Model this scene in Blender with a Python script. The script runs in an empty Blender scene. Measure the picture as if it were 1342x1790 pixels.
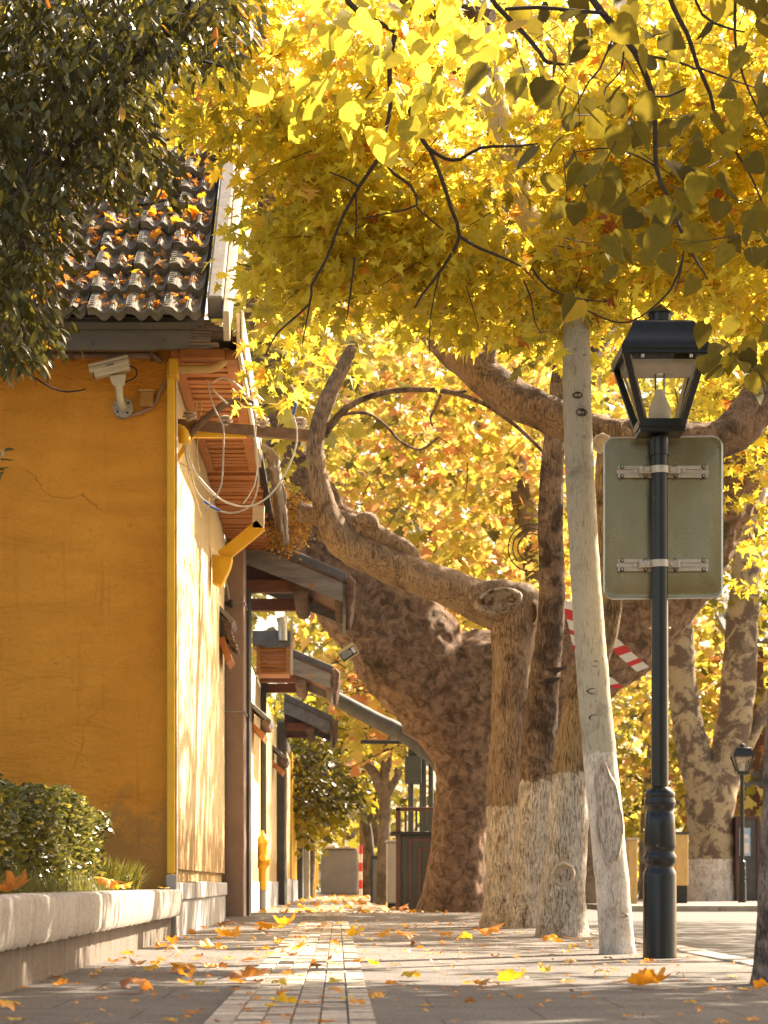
import bpy, math, random
import numpy as np
from mathutils import Vector, Matrix, noise
random.seed(7); rng = np.random.default_rng(7)
R = math.radians
SC = bpy.context.scene
COL = SC.collection

# ------------------------------------------------------------------ camera
F = 4000.0; H = 0.39; VX = 590.0; VY = 1545.0       # focal length in photo pixels, eye height, vanishing point
cam = bpy.data.cameras.new('camera'); co = bpy.data.objects.new('camera', cam); COL.objects.link(co)
co.location = (0, 0, H); co.rotation_euler = (R(90), 0, 0)
cam.sensor_fit = 'VERTICAL'; cam.sensor_height = 36.0; cam.lens = 36.0 * F / 1790
cam.shift_x = (671 - VX) / 1790; cam.shift_y = (VY - 895) / 1790
cam.clip_start = 0.1; cam.clip_end = 3000
cam.dof.use_dof = True; cam.dof.focus_distance = 14.0; cam.dof.aperture_fstop = 7.0
SC.camera = co

# ------------------------------------------------------------------ light
SUN = Vector((0.56, 0.55, 0.62)).normalized()
w = bpy.data.worlds.new('World'); SC.world = w; w.use_nodes = True
nt = w.node_tree; bg = nt.nodes['Background']
sky = nt.nodes.new('ShaderNodeTexSky'); sky.sky_type = 'NISHITA'; sky.sun_disc = False
sky.sun_elevation = math.asin(SUN.z); sky.sun_rotation = math.atan2(SUN.x, SUN.y)
sky.dust_density = 4.0; sky.air_density = 1.0; sky.ozone_density = 0.6
tint = nt.nodes.new('ShaderNodeMix'); tint.data_type = 'RGBA'; tint.blend_type = 'MULTIPLY'
tint.inputs[0].default_value = 1.0; tint.inputs[7].default_value = (1.0, 0.86, 0.70, 1)
nt.links.new(sky.outputs[0], tint.inputs[6]); nt.links.new(tint.outputs[2], bg.inputs[0])
bg.inputs[1].default_value = 0.098
sl = bpy.data.lights.new('sun', 'SUN'); sl.energy = 4.9; sl.angle = R(0.5); sl.color = (1.0, 0.85, 0.66)
so = bpy.data.objects.new('sun', sl); COL.objects.link(so); so.rotation_euler = SUN.to_track_quat('Z', 'Y').to_euler()
so.location = (20, 20, 30)
VS = SC.view_settings; VS.view_transform = 'Standard'; VS.look = 'None'; VS.gamma = 1; VS.use_curve_mapping = False
VS.exposure = 2.15
SC.cycles.max_bounces = 8; SC.cycles.transparent_max_bounces = 12
SC.cycles.diffuse_bounces = 5; SC.cycles.transmission_bounces = 6; SC.cycles.glossy_bounces = 3

# ------------------------------------------------------------------ helpers
def P(px, py, d): return Vector(((px - VX) * d / F, d, H - (py - VY) * d / F))
def gd(py): return H * F / (py - VY)                  # depth of a ground point

def tag(o, label=None, cat=None, group=None, kind=None):
    if label: o['label'] = label
    if cat: o['category'] = cat
    if group: o['group'] = group
    if kind: o['kind'] = kind
    return o
def thing(name, label, cat, loc=(0, 0, 0), group=None, rz=0):
    o = bpy.data.objects.new(name, None); COL.objects.link(o); o.location = loc
    o.rotation_euler.z = rz; o.empty_display_size = 0.2
    return tag(o, label, cat, group)
def link(name, me, parent=None, loc=None):
    o = bpy.data.objects.new(name, me); COL.objects.link(o)
    if parent is not None: o.parent = parent
    if loc is not None: o.location = loc
    return o
def kids(o): return [c for c in COL.objects if c.parent == o]
def copy_tree(o, parent=None):
    c = o.copy(); COL.objects.link(c); c.parent = parent
    for k in kids(o): copy_tree(k, c)
    return c

class MB:
    def __init__(s): s.v = []; s.f = []; s.m = []
    def add(s, vs, fs, mi=0):
        b = len(s.v); s.v += [tuple(v) for v in vs]
        s.f += [tuple(b + i for i in f) for f in fs]; s.m += [mi] * len(fs); return s
    def box(s, x0, x1, y0, y1, z0, z1, mi=0, rot=None, piv=None):
        vs = [Vector((x, y, z)) for z in (z0, z1) for y in (y0, y1) for x in (x0, x1)]
        if rot is not None:
            pv = Vector(piv) if piv is not None else Vector(((x0+x1)/2, (y0+y1)/2, (z0+z1)/2))
            vs = [rot @ (v - pv) + pv for v in vs]
        return s.add(vs, [(0,2,3,1), (4,5,7,6), (0,1,5,4), (2,6,7,3), (0,4,6,2), (1,3,7,5)], mi)
    def prism(s, poly, ext, mi=0):
        n = len(poly); e = Vector(ext); a = [Vector(p) for p in poly]
        fs = [tuple(range(n))[::-1], tuple(range(n, 2*n))] + [(i, (i+1) % n, (i+1) % n + n, i + n) for i in range(n)]
        return s.add(a + [p + e for p in a], fs, mi)
    def tube(s, pts, rad, seg=8, mi=0, cap=True):
        pts = [Vector(p) for p in pts]; n = len(pts)
        if not hasattr(rad, '__len__'): rad = [rad] * n
        t0 = (pts[1] - pts[0]).normalized(); ref = Vector((1, 0, 0)) if abs(t0.x) < .8 else Vector((0, 1, 0))
        nn = t0.cross(ref).normalized(); vs = []
        for i in range(n):
            t = (pts[min(i+1, n-1)] - pts[max(i-1, 0)]).normalized()
            nn = (nn - t * nn.dot(t)).normalized(); bb = t.cross(nn)
            for k in range(seg):
                a = 2 * math.pi * k / seg
                vs.append(pts[i] + (nn * math.cos(a) + bb * math.sin(a)) * rad[i])
        fs = [(i*seg+k, i*seg+(k+1) % seg, (i+1)*seg+(k+1) % seg, (i+1)*seg+k) for i in range(n-1) for k in range(seg)]
        if cap: fs += [tuple(range(seg))[::-1], tuple((n-1)*seg + k for k in range(seg))]
        return s.add(vs, fs, mi)
    def lathe(s, prof, c, seg=32, mi=0):
        c = Vector(c); n = len(prof)
        vs = [c + Vector((r * math.cos(2*math.pi*k/seg), r * math.sin(2*math.pi*k/seg), z)) for r, z in prof for k in range(seg)]
        fs = [(i*seg+k, i*seg+(k+1) % seg, (i+1)*seg+(k+1) % seg, (i+1)*seg+k) for i in range(n-1) for k in range(seg)]
        fs += [tuple(range(seg))[::-1], tuple((n-1)*seg + k for k in range(seg))]
        return s.add(vs, fs, mi)
    def build(s, name, mat, parent=None, loc=(0, 0, 0), smooth=False, bev=0.0):
        L = Vector(loc)
        me = bpy.data.meshes.new(name); me.from_pydata([tuple(Vector(v) - L) for v in s.v], [], s.f)
        mats = mat if isinstance(mat, (list, tuple)) else [mat]
        for m in mats: me.materials.append(m)
        me.polygons.foreach_set('material_index', s.m)
        if smooth: me.polygons.foreach_set('use_smooth', [True] * len(s.f))
        me.update()
        o = link(name, me, parent, None if parent is not None else L)
        if smooth:
            em = o.modifiers.new('split', 'EDGE_SPLIT'); em.split_angle = R(42)
        if bev > 0:
            b = o.modifiers.new('bevel', 'BEVEL'); b.width = bev; b.segments = 2; b.limit_method = 'ANGLE'; b.angle_limit = R(40)
        return o

def catmull(pts, step):
    """pts: list of (Vector, r). Resampled smooth polyline."""
    out = []
    n = len(pts)
    for i in range(n - 1):
        p0 = pts[max(i-1, 0)]; p1 = pts[i]; p2 = pts[i+1]; p3 = pts[min(i+2, n-1)]
        k = max(2, int((p2[0] - p1[0]).length / step))
        for j in range(k):
            t = j / k
            def cr(a, b, c, d): return 0.5 * ((2*b) + (c - a) * t + (2*a - 5*b + 4*c - d) * t*t + (3*b - a - 3*c + d) * t**3)
            out.append((cr(p0[0], p1[0], p2[0], p3[0]), max(1e-4, cr(p0[1], p1[1], p2[1], p3[1]))))
    out.append(pts[-1]); return out

# ------------------------------------------------------------------ materials
def nodes(name):
    m = bpy.data.materials.new(name); m.use_nodes = True; t = m.node_tree
    return m, t, t.nodes['Principled BSDF']
def N(t, typ, **kw):
    n = t.nodes.new(typ)
    for k, v in kw.items(): setattr(n, k, v)
    return n
def coord(t, scale=(1, 1, 1), kind='Object'):
    c = N(t, 'ShaderNodeTexCoord'); mp = N(t, 'ShaderNodeMapping'); mp.inputs['Scale'].default_value = scale
    t.links.new(c.outputs[kind], mp.inputs[0]); return mp.outputs[0]
def noise_n(t, vec, scale, detail=6, rough=.6, dist=0.0):
    n = N(t, 'ShaderNodeTexNoise'); n.inputs['Scale'].default_value = scale; n.inputs['Detail'].default_value = detail
    n.inputs['Roughness'].default_value = rough; n.inputs['Distortion'].default_value = dist
    t.links.new(vec, n.inputs['Vector']); return n.outputs['Fac']
def ramp(t, fac, stops):
    r = N(t, 'ShaderNodeValToRGB'); e = r.color_ramp.elements
    while len(e) < len(stops): e.new(0.5)
    for i, (p, c) in enumerate(stops):
        e[i].position = p; e[i].color = (c[0], c[1], c[2], 1) if hasattr(c, '__len__') else (c, c, c, 1)
    t.links.new(fac, r.inputs[0]); return r.outputs[0]
def mixc(t, fac, a, b, mode='MIX'):
    n = N(t, 'ShaderNodeMix'); n.data_type = 'RGBA'; n.blend_type = mode
    for s, v in ((n.inputs[0], fac), (n.inputs[6], a), (n.inputs[7], b)):
        if hasattr(v, 'is_linked'): t.links.new(v, s)
        elif hasattr(v, '__len__'): s.default_value = (v[0], v[1], v[2], 1)
        else: s.default_value = v
    return n.outputs[2]
def bump(t, b, h, strength=.4, dist=.01):
    n = N(t, 'ShaderNodeBump'); n.inputs['Strength'].default_value = strength; n.inputs['Distance'].default_value = dist
    t.links.new(h, n.inputs['Height']); t.links.new(n.outputs[0], b.inputs['Normal'])

def plain(name, c1, c2=None, rough=.75, sc=4.0, bs=30.0, bst=.25, bd=.004, metallic=0.0, stretch=(1, 1, 1), spots=None, spec=.5):
    m, t, b = nodes(name); v = coord(t, stretch)
    c2 = c2 or tuple(x * .7 for x in c1)
    col = ramp(t, noise_n(t, v, sc, 8, .65), [(.32, c2), (.68, c1)])
    if spots:
        sp = noise_n(t, coord(t), spots[1], 5, .7)
        col = mixc(t, ramp(t, sp, [(spots[2], 0.0), (spots[2] + .05, 1.0)]), col, spots[0])
    t.links.new(col, b.inputs['Base Color'])
    b.inputs['Roughness'].default_value = rough; b.inputs['Metallic'].default_value = metallic
    b.inputs['Specular IOR Level'].default_value = spec
    if bst > 0: bump(t, b, noise_n(t, v, bs, 6, .65), bst, bd)
    return m

def bark(name, c_light, c_dark, scale=9.0, stretch=.35, bst=.8, bd=.02, white_z=None, patch=.5, contrast=.08, crs=13, cra=.55, moss=None):
    m, t, b = nodes(name); v = coord(t, (1, 1, stretch)); v0 = coord(t)
    n1 = noise_n(t, v0, scale * .45, 8, .72, .6)
    col = ramp(t, n1, [(patch - contrast, c_dark), (patch + contrast, c_light)])
    n2 = noise_n(t, v, scale * 5, 8, .7)
    if moss: col = mixc(t, ramp(t, noise_n(t, v0, 1.7, 6, .7), [(.55, 0.0), (.66, .8)]), col, moss)
    h = N(t, 'ShaderNodeMath', operation='ADD'); t.links.new(n1, h.inputs[0]); t.links.new(n2, h.inputs[1])
    if white_z is not None:
        sx = N(t, 'ShaderNodeSeparateXYZ'); c = N(t, 'ShaderNodeTexCoord'); t.links.new(c.outputs['Object'], sx.inputs[0])
        ma = N(t, 'ShaderNodeMath', operation='MULTIPLY_ADD'); t.links.new(noise_n(t, v0, 8, 7, .75), ma.inputs[0])
        ma.inputs[1].default_value = .22; t.links.new(sx.outputs[2], ma.inputs[2])
        edge = ramp(t, ma.outputs[0], [(0.0, 1.0), (1.0, 0.0)])
        lt = N(t, 'ShaderNodeMath', operation='LESS_THAN'); t.links.new(ma.outputs[0], lt.inputs[0]); lt.inputs[1].default_value = white_z
        wear = ramp(t, noise_n(t, coord(t, (1, 1, .5)), 9, 10, .82), [(.39, 0.0), (.47, .95)])
        mul = N(t, 'ShaderNodeMath', operation='MULTIPLY'); t.links.new(lt.outputs[0], mul.inputs[0]); t.links.new(wear, mul.inputs[1])
        wc = ramp(t, noise_n(t, v0, 6, 8, .75), [(.32, (.52, .42, .33)), (.6, (.82, .74, .63))])
        col = mixc(t, mul.outputs[0], col, wc)
    cr = noise_n(t, coord(t, (1, 1, stretch * .45)), scale * crs, 7, .7)
    col = mixc(t, ramp(t, cr, [(.37, cra), (.45, 0.0)]), col, tuple(x * .4 for x in c_dark))
    sp = noise_n(t, coord(t, (1, 1, 1.6)), scale * 2.6, 7, .72)
    col = mixc(t, ramp(t, sp, [(.62, 0.0), (.68, .8)]), col, tuple(x * .6 for x in c_dark))
    h2 = N(t, 'ShaderNodeMath', operation='ADD'); t.links.new(h.outputs[0], h2.inputs[0]); t.links.new(ramp(t, cr, [(.34, 0.0), (.48, 1.0)]), h2.inputs[1])
    t.links.new(col, b.inputs['Base Color']); b.inputs['Roughness'].default_value = .9
    b.inputs['Specular IOR Level'].default_value = .25
    bump(t, b, h2.outputs[0], bst, bd); return m

def leafmat(name, stops, trans=.5, rough=.4, spec=.5, tmul=(1.25, 1.15, .7)):
    m, t, b = nodes(name)
    a = N(t, 'ShaderNodeAttribute'); a.attribute_name = 'lv'
    ml = N(t, 'ShaderNodeMath', operation='MULTIPLY_ADD'); t.links.new(noise_n(t, coord(t), 34, 5, .7), ml.inputs[0]); ml.inputs[1].default_value = .55
    ad = N(t, 'ShaderNodeMath', operation='ADD'); ad.inputs[1].default_value = -.275; t.links.new(a.outputs['Fac'], ad.inputs[0]); t.links.new(ad.outputs[0], ml.inputs[2])
    mn = N(t, 'ShaderNodeMath', operation='MINIMUM'); mn.inputs[1].default_value = .92; t.links.new(ml.outputs[0], mn.inputs[0])
    mxm = N(t, 'ShaderNodeMath', operation='MAXIMUM'); t.links.new(mn.outputs[0], mxm.inputs[0])
    gt_ = N(t, 'ShaderNodeMath', operation='GREATER_THAN'); gt_.inputs[1].default_value = .925; t.links.new(a.outputs['Fac'], gt_.inputs[0]); gm_ = N(t, 'ShaderNodeMath', operation='MULTIPLY'); t.links.new(gt_.outputs[0], gm_.inputs[0]); t.links.new(a.outputs['Fac'], gm_.inputs[1]); t.links.new(gm_.outputs[0], mxm.inputs[1])
    col = ramp(t, mxm.outputs[0], stops)
    t.links.new(col, b.inputs['Base Color']); b.inputs['Roughness'].default_value = rough
    b.inputs['Specular IOR Level'].default_value = spec
    tr = N(t, 'ShaderNodeBsdfTranslucent')
    t.links.new(mixc(t, 1.0, col, tmul, 'MULTIPLY'), tr.inputs[0])
    mx = N(t, 'ShaderNodeMixShader'); mx.inputs[0].default_value = trans
    t.links.new(b.outputs[0], mx.inputs[1]); t.links.new(tr.outputs[0], mx.inputs[2])
    t.links.new(mx.outputs[0], t.nodes['Material Output'].inputs[0]); return m

MT = {}
# ochre wall: trowel marks, chips, faint stains
def wallmat(name, c1, c2, chip=(.30, .17, .06)):
    m, t, b = nodes(name)
    big = noise_n(t, coord(t, (1, 1, .6)), 1.1, 8, .6, .8)
    col = ramp(t, big, [(.3, c2), (.7, c1)])
    fine = noise_n(t, coord(t), 38, 8, .75)
    col = mixc(t, ramp(t, fine, [(.25, .35), (.5, 0.0)]), col, tuple(x * .6 for x in c2))
    trowel = noise_n(t, coord(t, (.9, .9, 2.3)), 1.9, 9, .68, 2.2)
    col = mixc(t, ramp(t, trowel, [(.30, .30), (.42, 0.0)]), col, tuple(x * .7 for x in c2))
    ch = noise_n(t, coord(t), 9, 3, .5)
    col = mixc(t, ramp(t, ch, [(.735, 0.0), (.745, .9)]), col, chip)
    vr = N(t, 'ShaderNodeTexVoronoi', feature='DISTANCE_TO_EDGE'); vr.inputs['Scale'].default_value = .8
    wv = N(t, 'ShaderNodeMapping'); t.links.new(coord(t), wv.inputs[0])
    dn = N(t, 'ShaderNodeTexNoise'); dn.inputs['Scale'].default_value = 3; dn.inputs['Detail'].default_value = 6; t.links.new(coord(t), dn.inputs['Vector'])
    av = N(t, 'ShaderNodeVectorMath', operation='MULTIPLY_ADD'); t.links.new(dn.outputs['Color'], av.inputs[0]); av.inputs[1].default_value = (.5, .5, .5); t.links.new(wv.outputs[0], av.inputs[2]); t.links.new(av.outputs[0], vr.inputs[0])
    gate = ramp(t, noise_n(t, coord(t), .7, 2), [(.5, 0.0), (.58, .75)])
    ck = N(t, 'ShaderNodeMath', operation='MULTIPLY'); t.links.new(ramp(t, vr.outputs['Distance'], [(0.0, 1.0), (.006, 0.0)]), ck.inputs[0]); t.links.new(gate, ck.inputs[1])
    col = mixc(t, ck.outputs[0], col, tuple(x * .35 for x in c2))
    dirt = N(t, 'ShaderNodeSeparateXYZ'); t.links.new(coord(t), dirt.inputs[0])
    dz = N(t, 'ShaderNodeMath', operation='MULTIPLY_ADD'); t.links.new(noise_n(t, coord(t), 4, 7, .75), dz.inputs[0]); dz.inputs[1].default_value = -1.5; t.links.new(dirt.outputs[2], dz.inputs[2])
    col = mixc(t, ramp(t, dz.outputs[0], [(0.0, .75), (.25, 0.0)]), col, (.36, .20, .07))
    st_ = noise_n(t, coord(t, (3.5, 3.5, .22)), 3.2, 6, .65)
    col = mixc(t, ramp(t, st_, [(.60, 0.0), (.72, .35)]), col, tuple(x * .55 for x in c2))
    t.links.new(col, b.inputs['Base Color']); b.inputs['Roughness'].default_value = .85
    b.inputs['Specular IOR Level'].default_value = .3
    h = N(t, 'ShaderNodeMath', operation='MULTIPLY_ADD'); t.links.new(fine, h.inputs[0]); h.inputs[1].default_value = .25; t.links.new(trowel, h.inputs[2])
    bump(t, b, h.outputs[0], .9, .05); return m
MT['ochre'] = wallmat('ochre_plaster', (.84, .39, .055), (.70, .29, .034))
MT['cream'] = wallmat('cream_plaster', (.84, .70, .42), (.78, .60, .31))
MT['yellow'] = plain('yellow_paint', (.78, .47, .03), (.70, .38, .02), .6, 6, 40, .15)
MT['plinth'] = plain('grey_plinth', (.42, .40, .38), (.30, .28, .26), .85, 5, 50, .3)
MT['conc'] = plain('planter_concrete', (.50, .44, .38), (.20, .165, .135), .92, 4, 60, .7, .008, stretch=(1.6, 1.6, .3), spots=((.17, .14, .11), 26, .62))
def concmat(name, c1, c2, c3):
    m, t, b = nodes(name)
    col = ramp(t, noise_n(t, coord(t), 2.2, 8, .7), [(.3, c2), (.65, c1)])
    col = mixc(t, ramp(t, noise_n(t, coord(t, (5, 5, .5)), 2.6, 7, .7), [(.52, 0.0), (.7, .7)]), col, c3)
    gr = noise_n(t, coord(t), 70, 6, .8)
    col = mixc(t, ramp(t, gr, [(.36, .8), (.47, 0.0)]), col, tuple(x * .6 for x in c3))
    t.links.new(col, b.inputs['Base Color']); b.inputs['Roughness'].default_value = .92; b.inputs['Specular IOR Level'].default_value = .25
    h = N(t, 'ShaderNodeMath', operation='ADD'); t.links.new(gr, h.inputs[0]); t.links.new(noise_n(t, coord(t), 14, 6, .7), h.inputs[1])
    bump(t, b, h.outputs[0], .5, .006); return m
MT['conc'] = concmat('planter_concrete', (.42, .38, .33), (.30, .265, .23), (.13, .11, .09))
MT['concdark'] = concmat('stained_shaded_planter_foot', (.22, .18, .145), (.14, .115, .09), (.07, .055, .04))  # darkened for dirt and for the shade under the coping
MT['pink'] = plain('pinkish_concrete', (.34, .235, .18), (.25, .165, .125), .9, 4, 40, .5, .006, stretch=(1, 1, .7))
MT['darkpost'] = plain('dark_green_paint', (.085, .085, .08), (.05, .05, .05), .6, 5, 40, .2)
MT['greywood'] = plain('weathered_grey_wood', (.27, .26, .25), (.13, .12, .11), .85, 5, 25, .5, .006, stretch=(.5, 3, 3), spots=((.34, .15, .07), 7, .62))
MT['brown'] = plain('brown_red_wood', (.21, .085, .05), (.13, .05, .03), .7, 5, 30, .4, .004, stretch=(.6, 3, 3))
MT['oldwood'] = plain('old_orange_boards', (.50, .20, .055), (.33, .115, .03), .7, 6, 30, .4, .004, stretch=(.5, 4, 4))
MT['brownold'] = plain('old_brown_wood', (.20, .13, .09), (.07, .04, .03), .9, 6, 24, .6, .01, stretch=(.5, 2, 2))
MT['tile'] = plain('grey_roof_tile', (.22, .20, .165), (.07, .062, .05), .88, 9, 70, .8, .006, spots=((.12, .11, .05), 6, .55), spec=.25)
MT['tilerow'] = plain('slate_blue_tile', (.17, .17, .18), (.09, .09, .1), .6, 6, 30, .4)
MT['fascia'] = plain('stained_fascia', (.115, .095, .075), (.06, .05, .04), .8, 3, 30, .3, stretch=(.5, 1, 2), spots=((.03, .022, .016), 4, .6))
MT['render'] = plain('verge_render', (.33, .29, .24), (.2, .17, .14), .9, 6, 40, .5)
MT['whitewood'] = plain('cream_trim', (.70, .60, .46), (.5, .4, .3), .7, 5, 40, .3)
MT['steel'] = plain('brushed_steel', (.62, .58, .5), (.5, .46, .38), .3, 20, 80, .1, .001, metallic=1.0)
def signmat():
    m, t, b = nodes('sign_aluminium')
    n = noise_n(t, coord(t, (1, 1, .4)), 5, 6, .6)
    t.links.new(ramp(t, n, [(.3, (.25, .215, .14)), (.7, (.35, .30, .20))]), b.inputs['Base Color'])
    b.inputs['Metallic'].default_value = 1.0
    t.links.new(ramp(t, noise_n(t, coord(t), 3, 4, .6), [(.3, .22), (.7, .32)]), b.inputs['Roughness'])
    mp = coord(t); rt = N(t, 'ShaderNodeMapping'); rt.inputs['Rotation'].default_value = (0, R(38), 0); rt.inputs['Scale'].default_value = (60, 1, 2.2); t.links.new(mp, rt.inputs[0])
    sc = noise_n(t, rt.outputs[0], 1.0, 3, .5)
    rt2 = N(t, 'ShaderNodeMapping'); rt2.inputs['Rotation'].default_value = (0, R(-63), 0); rt2.inputs['Scale'].default_value = (70, 1, 3); t.links.new(mp, rt2.inputs[0])
    sc2 = noise_n(t, rt2.outputs[0], 1.0, 3, .5)
    mxs = N(t, 'ShaderNodeMath', operation='MAXIMUM'); t.links.new(sc, mxs.inputs[0]); t.links.new(sc2, mxs.inputs[1])
    scr = ramp(t, mxs.outputs[0], [(.735, 0.0), (.75, 1.0)])
    b.inputs['Base Color'].links and None
    old = b.inputs['Base Color'].links[0].from_socket
    t.links.new(mixc(t, scr, old, (.75, .7, .58)), b.inputs['Base Color'])
    bump(t, b, noise_n(t, coord(t), 2.5, 2, .4), .3, .012); return m
MT['sign'] = signmat()
MT['galv'] = plain('galvanised_rail', (.66, .57, .46), (.5, .42, .33), .4, 20, 80, .1, .001, metallic=.45)
MT['black'] = plain('black_lamp_paint', (.016, .015, .014), (.010, .010, .010), .28, 20, 60, .12, .001, spots=((.3, .28, .25), 26, .67))
MT['blackmat'] = plain('black_matt', (.02, .02, .02), (.012, .012, .012), .6)
MT['porcelain'] = plain('brown_white_porcelain', (.62, .55, .47), (.30, .22, .17), .3, 18, 20, .1)
MT['rust'] = plain('rusted_iron', (.22, .13, .08), (.12, .07, .045), .8, 14, 50, .4)
MT['pipe'] = plain('cream_pipe', (.62, .42, .16), (.50, .32, .10), .5, 8, 50, .1)
MT['cable'] = plain('grey_cable', (.55, .50, .43), (.3, .26, .22), .5, 30, 60, .1)
MT['cablew'] = plain('white_cable', (.72, .68, .6), (.55, .5, .42), .45, 30, 60, .1)
MT['blue'] = plain('blue_tape', (.05, .12, .45), (.04, .09, .35), .5)
MT['cctv'] = plain('cream_white_plastic', (.66, .62, .48), (.58, .53, .40), .4, 8, 60, .05)
MT['canvas'] = plain('grey_flashing', (.33, .27, .22), (.22, .17, .14), .7, 6, 30, .5, .006)
MT['soil'] = plain('dark_soil', (.07, .045, .03), (.03, .02, .013), .95, 10, 40, .9, .02)
MT['grey'] = plain('grey_panel', (.36, .34, .31), (.27, .25, .23), .8, 2, 20, .2)
MT['fretgreen'] = plain('grey_green_panel', (.06, .068, .06), (.045, .05, .045), .7, 5, 30, .15)
MT['maroon'] = plain('maroon_trim', (.10, .045, .04), (.07, .03, .028), .6, 5, 30, .15)
MT['red'] = plain('red_stripe', (.62, .03, .03), (.5, .025, .025), .5)
MT['white'] = plain('white_stripe', (.75, .70, .66), (.62, .56, .5), .5)
MT['tagdark'] = plain('tag_dark_green', (.04, .05, .035), (.03, .04, .025), .4)
MT['tagtrim'] = plain('tag_gold', (.66, .52, .24), (.55, .42, .18), .45)
MT['poster'] = plain('poster_blue', (.15, .32, .5), (.5, .55, .58), .5, 6)
MT['cut'] = plain('cut_wood', (.62, .52, .40), (.42, .33, .24), .85, 10, 40, .4)
MT['twig'] = plain('dark_twig', (.075, .05, .034), (.035, .022, .015), .85, 30, 60, .4)
MT['litterbark'] = plain('dark_trunk', (.055, .036, .03), (.03, .02, .017), .9, 8, 40, .6)

def glassmat():
    m, t, b = nodes('clear_glass'); t.nodes.remove(b)
    tr = N(t, 'ShaderNodeBsdfTransparent'); tr.inputs[0].default_value = (.95, .96, .93, 1)
    gl = N(t, 'ShaderNodeBsdfGlossy'); gl.inputs['Roughness'].default_value = .04
    fr = N(t, 'ShaderNodeFresnel'); fr.inputs[0].default_value = 1.5
    n = N(t, 'ShaderNodeMath', operation='MULTIPLY_ADD'); n.inputs[1].default_value = 1.0
    t.links.new(fr.outputs[0], n.inputs[0])
    t.links.new(ramp(t, noise_n(t, coord(t), 60, 8, .8), [(.5, 0.0), (.75, .16)]), n.inputs[2])
    mx = N(t, 'ShaderNodeMixShader'); t.links.new(n.outputs[0], mx.inputs[0])
    t.links.new(tr.outputs[0], mx.inputs[1]); t.links.new(gl.outputs[0], mx.inputs[2])
    t.links.new(mx.outputs[0], t.nodes['Material Output'].inputs[0]); return m
MT['glass'] = glassmat()
def globemat():
    m, t, b = nodes('opal_glass'); b.inputs['Base Color'].default_value = (.93, .90, .85, 1); b.inputs['Roughness'].default_value = .25
    tr = N(t, 'ShaderNodeBsdfTranslucent'); tr.inputs[0].default_value = (.95, .92, .87, 1)
    mx = N(t, 'ShaderNodeMixShader'); mx.inputs[0].default_value = .5
    t.links.new(b.outputs[0], mx.inputs[1]); t.links.new(tr.outputs[0], mx.inputs[2])
    t.links.new(mx.outputs[0], t.nodes['Material Output'].inputs[0]); return m
MT['opal'] = globemat()

# leaves
LV = {}
LV['maple'] = leafmat('yellow_maple_leaf', [(0.0, (.30, .26, .035)), (.3, (.60, .51, .055)), (.7, (.78, .64, .075)), (.9, (.82, .56, .08)), (.97, (.70, .26, .05)), (1.0, (.4, .12, .04))], .62, .34, .6, (1.15, 1.15, .9))
LV['heart'] = leafmat('shaded_olive_round_leaf', [(0.0, (.085, .07, .016)), (.5, (.15, .125, .02)), (.85, (.30, .25, .03)), (1.0, (.40, .26, .05))], .5, .6, .18, (1.2, 1.1, .8))  # round leaves darkened in colour to stand for canopy shade
LV['ever'] = leafmat('dark_evergreen_leaf', [(0.0, (.055, .052, .013)), (.7, (.11, .10, .02)), (.95, (.15, .13, .035)), (.985, (.5, .38, .03)), (1.0, (.5, .15, .03))], .28, .3, .4)
LV['bg'] = leafmat('golden_plane_leaf', [(0.0, (.14, .13, .03)), (.3, (.40, .34, .05)), (.6, (.62, .50, .08)), (.85, (.72, .46, .14)), (1.0, (.58, .26, .10))], .5, .4, .5, (1.12, 1.1, .9))
LV['green'] = leafmat('yellow_green_leaf', [(0.0, (.10, .105, .02)), (.5, (.26, .24, .03)), (1.0, (.52, .42, .06))], .45, .4)
LV['hedge'] = leafmat('glossy_hedge_leaf', [(0.0, (.07, .075, .022)), (.6, (.13, .135, .035)), (.92, (.24, .22, .05)), (1.0, (.5, .4, .07))], .35, .25, .6)
LV['grass'] = leafmat('lilyturf_blade', [(0.0, (.10, .11, .03)), (.6, (.25, .24, .05)), (1.0, (.5, .42, .08))], .4, .4)
LV['fallen'] = leafmat('fallen_leaf', [(0.0, (.25, .12, .05)), (.25, (.55, .22, .05)), (.55, (.78, .35, .035)), (.8, (.80, .52, .04)), (1.0, (.62, .50, .06))], .35, .5)
LV['dry'] = leafmat('rust_shrub_leaf', [(0.0, (.16, .14, .03)), (.5, (.45, .26, .04)), (1.0, (.62, .25, .04))], .4, .5)

# ------------------------------------------------------------------ leaf templates & clouds
def outline_leaf(pts, fold=.12, droop=.18):
    """fan leaf: outline pts (x, y), y 0..1 from stem to tip; the blade folds at the midrib and droops"""
    v = [(0, .42, 0)] + [(x, y, fold * abs(x) - droop * y * y) for x, y in pts]
    n = len(pts); f = [(0, 1 + i, 1 + (i + 1) % n) for i in range(n)]
    return np.array(v, float), np.array(f, int)
def half(p): return p + [(-x, y) for x, y in reversed(p) if abs(x) > 1e-6]
T_MAPLE = outline_leaf(half([(0, .05), (.20, .02), (.50, .08), (.22, .26), (.64, .56), (.24, .47), (.22, .74), (.12, .68), (0, 1.08)]), .32, .34)
T_HEART = outline_leaf(half([(0, .1), (.16, .0), (.38, .10), (.47, .34), (.36, .62), (.15, .86), (0, 1.0)]), .25, .3)
T_ELL = outline_leaf(half([(0, 0), (.13, .18), (.19, .45), (.13, .75), (0, 1.0)]), .35, .25)
T_OVAL = outline_leaf(half([(0, 0), (.24, .25), (.28, .55), (.15, .85), (0, 1.0)]), .3, .15)
T_PLANE = outline_leaf(half([(0, .05), (.35, .02), (.5, .3), (.28, .38), (.42, .66), (.2, .66), (0, 1.0)]), .15, .25)
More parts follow.
